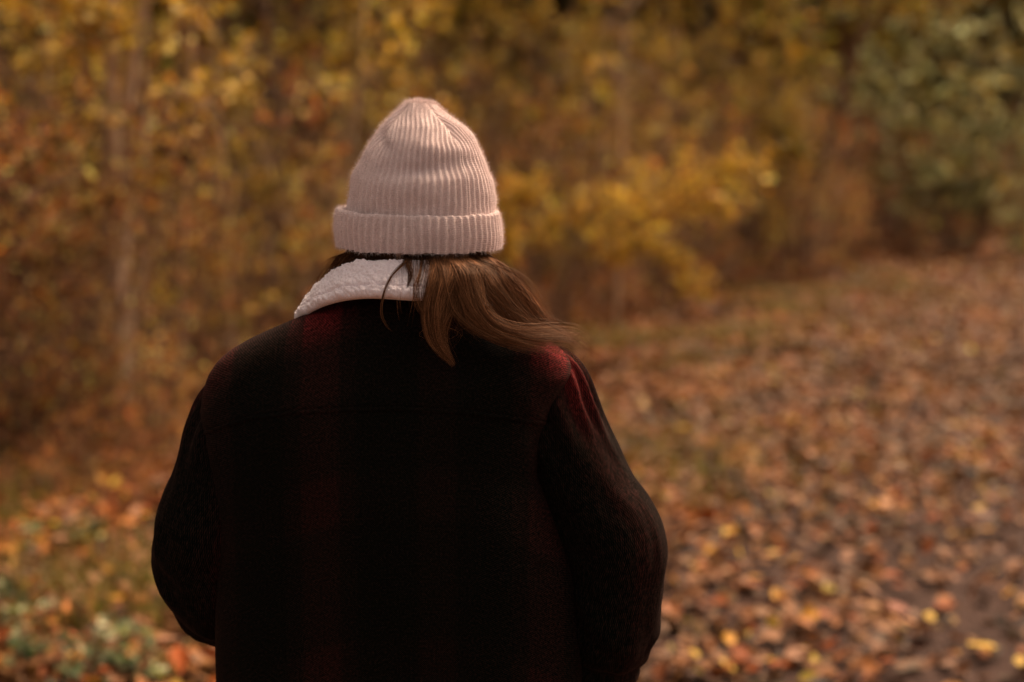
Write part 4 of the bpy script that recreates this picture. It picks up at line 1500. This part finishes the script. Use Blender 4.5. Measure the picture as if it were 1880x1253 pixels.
hc = np.array([U(768, 415, 1.80)[0], 1.80, U(768, 425, 1.80)[2]])
hvv = np.stack([hx, hy * math.cos(tl) - hz * math.sin(tl), hy * math.sin(tl) + hz * math.cos(tl)], -1).reshape(-1, 3) + hc
hf = [tuple(f_) for f_ in grid_faces(hu, hv_)] + [tuple(range(hu)), tuple(reversed(range((hv_ - 1) * hu, hv_ * hu)))]
allv = np.vstack([bv, hvv])
me = bpy.data.meshes.new('tmp_body')
me.from_pydata([tuple(x) for x in allv], [], bf + [tuple(i + len(bv) for i in f_) for f_ in hf])
ob = bpy.data.objects.new('tmp_body', me)
COL.objects.link(ob)
rm = ob.modifiers.new('r', 'REMESH')
rm.mode = 'VOXEL'
rm.voxel_size = 0.0055
smd = ob.modifiers.new('s', 'SMOOTH')
smd.iterations = 3
ev = ob.evaluated_get(bpy.context.evaluated_depsgraph_get())
em = ev.to_mesh()
v_ = np.zeros(len(em.vertices) * 3, np.float32)
em.vertices.foreach_get('co', v_)
q_ = np.array([tuple(p.vertices) for p in em.polygons if len(p.vertices) == 4])
t_ = np.array([tuple(p.vertices) for p in em.polygons if len(p.vertices) == 3]).reshape(-1, 3)
v_ = v_.reshape(-1, 3).copy()
ev.to_mesh_clear()
bpy.data.objects.remove(ob)
lab_ = np.arange(len(v_))                     # keep the one continuous outer surface
ed_ = np.vstack([q_[:, [0, 1]], q_[:, [1, 2]], q_[:, [2, 3]], q_[:, [3, 0]]] + ([t_[:, [0, 1]], t_[:, [1, 2]], t_[:, [2, 0]]] if len(t_) else []))
for it in range(4000):
    m_ = np.minimum(lab_[ed_[:, 0]], lab_[ed_[:, 1]])
    new = lab_.copy()
    np.minimum.at(new, ed_[:, 0], m_)
    np.minimum.at(new, ed_[:, 1], m_)
    new = new[new]
    if np.array_equal(new, lab_):
        break
    lab_ = new
u_, n__ = np.unique(lab_, return_counts=True)
big = u_[np.argmax(n__)]
ok_ = lab_ == big
remap = np.cumsum(ok_) - 1
q_ = remap[q_[ok_[q_[:, 0]]]]
t_ = remap[t_[ok_[t_[:, 0]]]] if len(t_) else t_
v_ = v_[ok_]
mesh_obj('body', v_, [q_, t_] if len(t_) else q_, M_SKIN, person, origin=ROOT)

# trousers and boots, below the frame
TRO = Tubes()
for sg_, kx, ky in ((-1, 'knl', 'anl'), (1, 'knr', 'anr')):
    P = catmull([np.array([cx0 + sg_ * 0.075, 1.77, 0.92]), nod['hip' + ('l' if sg_ < 0 else 'r')][0], nod[kx][0], np.array(nod[ky][0]) + [0, 0, 0.05]], 30)
    TRO.add(P, np.interp(np.arange(30), [0, 8, 18, 29], [0.11, 0.105, 0.075, 0.062]) + 0.002 * rng.normal(0, 1, 30), 28)
TRO.build('trousers', M_DENIM, person, origin=ROOT)
for sg_, an, to in ((-1, 'anl', 'tol'), (1, 'anr', 'tor')):
    a0, t0 = np.array(nod[an][0]), np.array(nod[to][0])
    BT = Tubes()
    BT.add(catmull([a0 + [0, 0, 0.14], a0 + [0, -0.005, 0.06], a0 + [0, 0.0, 0.0], a0 + [0, 0.03, -0.025]], 14), np.linspace(0.052, 0.046, 14), 22)
    P = catmull([a0 + [0, -0.05, -0.04], a0 + [0, 0.02, -0.03], t0 + [0, -0.03, 0.012], t0 + [0, 0.06, 0.005]], 18)
    BT.add(P, np.interp(np.arange(18), [0, 2, 9, 15, 17], [0.012, 0.042, 0.045, 0.036, 0.006]), 22)
    bo = BT.build('boot', M_BOOT, person, origin=ROOT)
    so = catmull([a0 + [0, -0.055, -0.071], a0 + [0, 0.05, -0.071], t0 + [0, 0.07, -0.021]], 16)
    k_ = np.stack([np.interp(np.arange(16), [0, 2, 6, 12, 15], [.018, .036, .034, .044, .012]), np.full(16, 0.009)], -1)
    V = np.concatenate([np.stack([so[:, 0] + s1 * k_[:, 0], so[:, 1], np.full(16, z1)], -1) for s1, z1 in ((-1, 0.001), (1, 0.001), (1, 0.022), (-1, 0.022))])
    fs = []
    for q4 in range(4):
        A_, B2 = q4 * 16, ((q4 + 1) % 4) * 16
        fs += [(A_ + i, A_ + i + 1, B2 + i + 1, B2 + i) for i in range(15)]
    fs += [(0, 16, 32, 48), (15, 63, 47, 31)]
    mesh_obj('sole', V, np.array(fs), M_BOOT, bo, origin=ROOT, smooth_shade=False)

# ---- hair
HB = np.array([0.125, 0.051, 0.023])
hcap_rows = []
aa, pp_ = np.meshgrid(np.linspace(0, 2 * np.pi, 160, endpoint=False), np.linspace(1.15, 2.62, 70))
dirv = np.stack([np.sin(pp_) * np.sin(aa), np.sin(pp_) * np.cos(aa), np.cos(pp_)], -1)
facec = np.clip(dirv[..., 1] - 0.25, 0, 1)
cap = dirv * np.array([0.084, 0.094, 0.122]) * (1 - 0.5 * facec)[..., None] * (1 + 0.012 * fbm(np.stack([aa * 14, pp_ * 1.2, 0 * aa], -1), 3))[..., None]
cap = cap * np.array([1 - 0, 1, 1]) + hc + np.array([0, 0.0, 0])
capcol = np.tile(HB * 0.6, (cap.reshape(-1, 3).shape[0], 1)) * (1 + 0.4 * fbm(np.stack([aa * 30, pp_ * 1.5, 0 * aa], -1), 2)).reshape(-1, 1)
hair = mesh_obj('hair', cap.reshape(-1, 3), grid_faces(160, 70), M_HAIR, person, origin=ROOT, col=np.clip(capcol, 0.004, 1))
tag(hair, 'long brown hair falling from under the beanie over the right shoulder')


def lock(pts, n_, w, depth=0.5, rad=0.00016, name='hair_lock', tone=1.0, fly=0.0, parent=None):
    """pts: (px, py, Y); w: widths in photo pixels at start, middle, end"""
    fixed = []
    for px, py, Y in pts:
        if py < 486:
            k_ = min(0.985, abs(px - 769) * 0.00069 / 0.100)
            yin = YH - 1.06 * 0.100 * math.sqrt(1 - k_ * k_)
            Y = max(Y, yin + (0.026 if py < 462 else 0.018 if py < 477 else 0.008))
        fixed.append((px, py, Y))
    P = np.array([U(*p) for p in fixed])
    m_ = 26
    C = catmull(P, m_)
    T_ = np.gradient(C, axis=0)
    T_ /= np.linalg.norm(T_, axis=1, keepdims=True)
    sd = np.cross(T_, [0, 1.0, 0])
    sd /= np.linalg.norm(sd, axis=1, keepdims=True) + 1e-9
    wp = np.interp(np.linspace(0, 1, m_), [0, 0.5, 1], np.array(w) * PXM * 0.5)
    tb = Tubes()
    tt = np.linspace(0, 1, m_)
    nclump = max(2, n_ // 22)
    cl = rng.normal(0, 0.55, (nclump, 2))
    ctone = np.exp(rng.normal(0, 0.22, nclump))
    n_ = int(n_ * 1.4) if n_ > 20 else n_
    nclump = int(nclump * 2)
    cl = rng.normal(0, 0.6, (nclump, 2))
    ctone = np.exp(rng.normal(0, 0.3, nclump))
    for i in range(n_):
        k = rng.integers(nclump)
        o0 = rng.normal(0, 0.55, 2)
        tight = smooth(tt, 0.1, 0.7) * rng.uniform(0.3, 0.9)
        oa = o0[0] * (1 - tight) + (cl[k, 0] + o0[0] * 0.22) * tight
        ob_ = o0[1] * (1 - tight) + (cl[k, 1] + o0[1] * 0.22) * tight
        ph1, ph2 = rng.uniform(0, 6.28, 2)
        wav = 0.16 * np.sin(tt * rng.uniform(3, 7) + ph1)
        flyo = fly * rng.normal(0, 1) * tt ** 1.5 + (0.9 * rng.normal(0, 1) * tt ** 2 if rng.random() < 0.10 else 0)
        off = sd * (wp * (oa + wav + flyo))[:, None] + np.array([0, 1.0, 0]) * (wp * depth * (0.15 + 0.85 * smooth(tt, 0.05, 0.35)) * (ob_ + 0.1 * np.sin(tt * 5 + ph2)))[:, None]
        Q_ = C + off
        dx_, dy_ = Q_[:, 0] - cx, (Q_[:, 1] - YH) / 1.08
        rq = np.sqrt(dx_ ** 2 + dy_ ** 2)
        lim = 0.089 + 4.0 * np.maximum(0, (c_bot - 0.008) - Q_[:, 2])
        kq = np.minimum(1, lim / rq)
        Q_[:, 0], Q_[:, 1] = cx + dx_ * kq, YH + dy_ * kq * 1.08
        e = rng.uniform(0.80, 1.04) if rng.random() > 0.15 else rng.uniform(0.5, 0.9)
        src = np.clip(np.linspace(0, min(1, e), m_) * (m_ - 1), 0, m_ - 1.001)
        i0 = src.astype(int)
        f_ = (src - i0)[:, None]
        Q_ = Q_[i0] * (1 - f_) + Q_[i0 + 1] * f_
        r_ = rad * rng.uniform(0.7, 1.15) * np.interp(tt, [0, 0.7, 1], [1, 0.9, 0.25])
        tb.add(Q_, r_, 3, HB * tone * ctone[k] * math.exp(rng.normal(0, 0.42)))
    return tb.build(name, M_HAIR, hair if parent is None else parent, origin=ROOT)


# sheet of hair from under the brim across to the right shoulder, back layer first
lock([(872, 445, 1.735), (895, 480, 1.72), (925, 520, 1.70), (955, 560, 1.70), (985, 598, 1.705), (1025, 616, 1.715), (1060, 634, 1.72)], 230, (46, 44, 44), 0.5, tone=0.9, fly=0.3)
lock([(850, 445, 1.70), (868, 490, 1.69), (900, 535, 1.675), (935, 575, 1.675), (965, 603, 1.68), (1005, 618, 1.69), (1060, 645, 1.70)], 240, (50, 46, 44), 0.5, fly=0.3)
lock([(878, 445, 1.715), (890, 475, 1.705), (912, 510, 1.69), (940, 545, 1.685), (968, 580, 1.69), (990, 603, 1.695), (1010, 612, 1.70)], 200, (40, 54, 50), 0.5, tone=1.1, fly=0.3)
lock([(830, 445, 1.69), (845, 490, 1.675), (860, 530, 1.66), (876, 570, 1.65), (905, 603, 1.65), (950, 620, 1.655), (1005, 632, 1.67)], 260, (46, 40, 18), 0.5, tone=1.05)
lock([(820, 448, 1.685), (840, 495, 1.67), (852, 535, 1.655), (868, 575, 1.645), (900, 610, 1.642), (945, 628, 1.645), (1000, 640, 1.66)], 160, (36, 24, 12), 0.5, tone=1.15)
lock([(862, 450, 1.70), (868, 495, 1.685), (873, 535, 1.665), (882, 575, 1.65), (912, 606, 1.65), (960, 622, 1.66), (1040, 622, 1.69), (1066, 640, 1.70)], 130, (26, 24, 34), 0.5, tone=1.25)
lock([(840, 452, 1.70), (838, 490, 1.69), (845, 530, 1.675), (855, 570, 1.665), (880, 600, 1.66)], 240, (80, 80, 40), 0.4, tone=0.6)  # inner sheets toned darker to paint the shade between locks
lock([(880, 452, 1.72), (886, 490, 1.71), (900, 530, 1.70), (925, 570, 1.695), (960, 600, 1.69)], 220, (50, 60, 30), 0.4, tone=0.7)
lock([(800, 455, 1.70), (800, 490, 1.685), (805, 530, 1.665), (815, 570, 1.65)], 160, (50, 46, 30), 0.4, tone=0.6)
# drop at the middle
lock([(845, 450, 1.685), (838, 500, 1.67), (826, 540, 1.655), (810, 580, 1.64), (806, 615, 1.635), (815, 645, 1.63), (833, 672, 1.628)], 210, (46, 34, 8), 0.45)
lock([(815, 450, 1.68), (800, 500, 1.665), (786, 545, 1.645), (780, 585, 1.638), (787, 622, 1.634), (808, 650, 1.63), (832, 670, 1.628)], 150, (30, 14, 6), 0.5, tone=1.2)
lock([(830, 450, 1.682), (812, 505, 1.662), (800, 550, 1.645), (798, 590, 1.637), (803, 625, 1.633), (818, 650, 1.629), (830, 662, 1.628)], 190, (36, 30, 9), 0.5, tone=1.1)
lock([(852, 452, 1.69), (845, 500, 1.672), (842, 545, 1.655), (848, 580, 1.645), (866, 602, 1.642), (890, 618, 1.64)], 150, (34, 30, 16), 0.5, tone=0.8)
lock([(800, 450, 1.68), (808, 495, 1.665), (820, 540, 1.65), (835, 575, 1.642), (870, 605, 1.637), (930, 632, 1.642), (990, 645, 1.665)], 40, (30, 14, 5), 0.5, tone=0.9, rad=0.0002)
# hair under the brim, its shade painted as darker tone, tucked into the collar
lock([(790, 448, 1.69), (785, 480, 1.685), (790, 510, 1.675), (800, 545, 1.655)], 130, (60, 50, 40), 0.4, tone=0.7)
lock([(745, 450, 1.69), (748, 470, 1.692), (752, 490, 1.70), (756, 520, 1.715)], 150, (70, 70, 60), 0.4, tone=0.6)
lock([(690, 450, 1.70), (690, 470, 1.702), (690, 490, 1.715), (695, 520, 1.73)], 150, (80, 80, 70), 0.4, tone=0.6)
# left side, in front of the collar
lock([(648, 445, 1.78), (632, 470, 1.79), (612, 500, 1.80), (592, 528, 1.82), (575, 560, 1.85), (570, 600, 1.88)], 200, (34, 40, 34), 0.7, tone=0.8, fly=0.15)
lock([(665, 448, 1.75), (650, 475, 1.76), (628, 505, 1.78), (600, 540, 1.82), (585, 580, 1.86)], 150, (30, 34, 34), 0.7, tone=0.65)
# wisps across the fleece
lock([(760, 470, 1.68), (738, 488, 1.672), (717, 511, 1.655), (704, 543, 1.64), (700, 574, 1.636), (708, 596, 1.634), (720, 609, 1.633)], 22, (8, 5, 4), 0.5, tone=0.8, rad=0.0002)
lock([(742, 462, 1.68), (750, 490, 1.668), (751, 508, 1.66), (747, 528, 1.65)], 60, (16, 12, 4), 0.5, tone=0.75)
lock([(765, 465, 1.68), (764, 495, 1.665), (760, 530, 1.645), (758, 560, 1.638), (750, 602, 1.634)], 12, (20, 14, 20), 0.5, tone=0.8, rad=0.00016)
lock([(775, 465, 1.68), (770, 500, 1.662), (764, 530, 1.645), (768, 560, 1.638), (780, 578, 1.637)], 26, (22, 16, 8), 0.5, tone=0.9, rad=0.0002)
lock([(728, 468, 1.685), (733, 500, 1.668), (730, 560, 1.637), (728, 590, 1.634)], 6, (16, 20, 30), 0.5, rad=0.00012)
# fly-away strands
for k in range(70):
    a0 = rng.uniform(0, 1)
    x0 = 880 + 22 * rng.random()
    dx = rng.uniform(-6, 34)
    dy = rng.uniform(-22, 10)
    lock([(x0, 460, 1.72), (x0 + 24 + dx * .4, 495 + dy * .5, 1.71), (935 + dx * 1.1, 530 + dy, 1.705), (965 + dx, 565 + dy, 1.70), (985 + dx * 1.2, 590 + dy * rng.uniform(-.6, 1), 1.70), (1005 + dx * rng.uniform(.4, 2.0), 605 + rng.normal(0, 12), 1.70)],
         1, (4, 4, 4), 0.5, rad=0.00011, tone=1.3, name='hair_strand')
for k in range(36):
    lock([(1000 + rng.uniform(-20, 20), 612 + rng.normal(0, 5), 1.695), (1040 + rng.normal(0, 8), 618 + rng.normal(0, 7), 1.705), (1066 + rng.normal(0, 10), 634 + rng.normal(0, 14), 1.71), (1084 + rng.normal(0, 12), 648 + rng.normal(0, 22), 1.715)],
         2, (6, 6, 8), 0.5, rad=0.00012, tone=1.2, name='hair_strand')
for k in range(10):
    lock([(640, 455, 1.78), (618 + rng.normal(0, 8), 480, 1.79), (600 + rng.normal(0, 12), 505 + rng.normal(0, 10), 1.80), (590 + rng.normal(0, 16), 520 + rng.normal(0, 20), 1.81)], 1, (5, 5, 5), 0.5, rad=0.0001, tone=1.2, name='hair_strand')
for k in range(16):
    xx0 = rng.uniform(780, 900)
    lock([(xx0, 560, 1.64), (xx0 + rng.normal(0, 12), 590, 1.636), (xx0 + rng.normal(0, 25), 615, 1.634), (xx0 + rng.normal(0, 40), 630 + rng.normal(0, 14), 1.63)], 1, (5, 5, 5), 0.5, rad=0.0001, tone=1.0, name='hair_strand')

# the thicket goes on to the left of the frame
for q, step, kinds, sc in rows:
    if q < -5:
        continue
    for s in np.arange(-9.5, 8, step * 1.25):
        x, y = along(np.array(s + rng.normal(0, step * 0.2)), np.array(q + rng.normal(0, 0.2)))
        if in_view(x, y, 0.5) or y < 1.5 or abs(x) > 1.1 * y + 3:
            continue
        k = kinds[rng.integers(len(kinds))]
        place(k, x, y, sc * rng.uniform(0.8, 1.2))

# ------------------------------------------------------------------ labels: tell apart neighbours of one kind by their order from the left
def screen_x(o):
    return o.location.x / max(o.location.y, 0.1)


bylab = {}
for o in scene.objects:
    if o.parent is None and o.get('category') in ('sapling', 'shrub', 'tree', 'bramble', 'plant', 'bush'):
        bylab.setdefault(o['label'], []).append(o)
for lab, os_ in bylab.items():
    if len(os_) < 2:
        continue
    os_.sort(key=screen_x)
    words = ['left one', 'right one'] if len(os_) == 2 else ['leftmost'] + ['%s from left' % w_ for w_ in ('second', 'third', 'fourth', 'fifth', 'sixth', 'seventh', 'eighth', 'ninth', 'tenth', 'eleventh', 'twelfth', 'thirteenth', 'fourteenth', 'fifteenth', 'sixteenth')][:len(os_) - 2] + ['rightmost']
    for o, w_ in zip(os_, words):
        o['label'] = lab + ', ' + w_
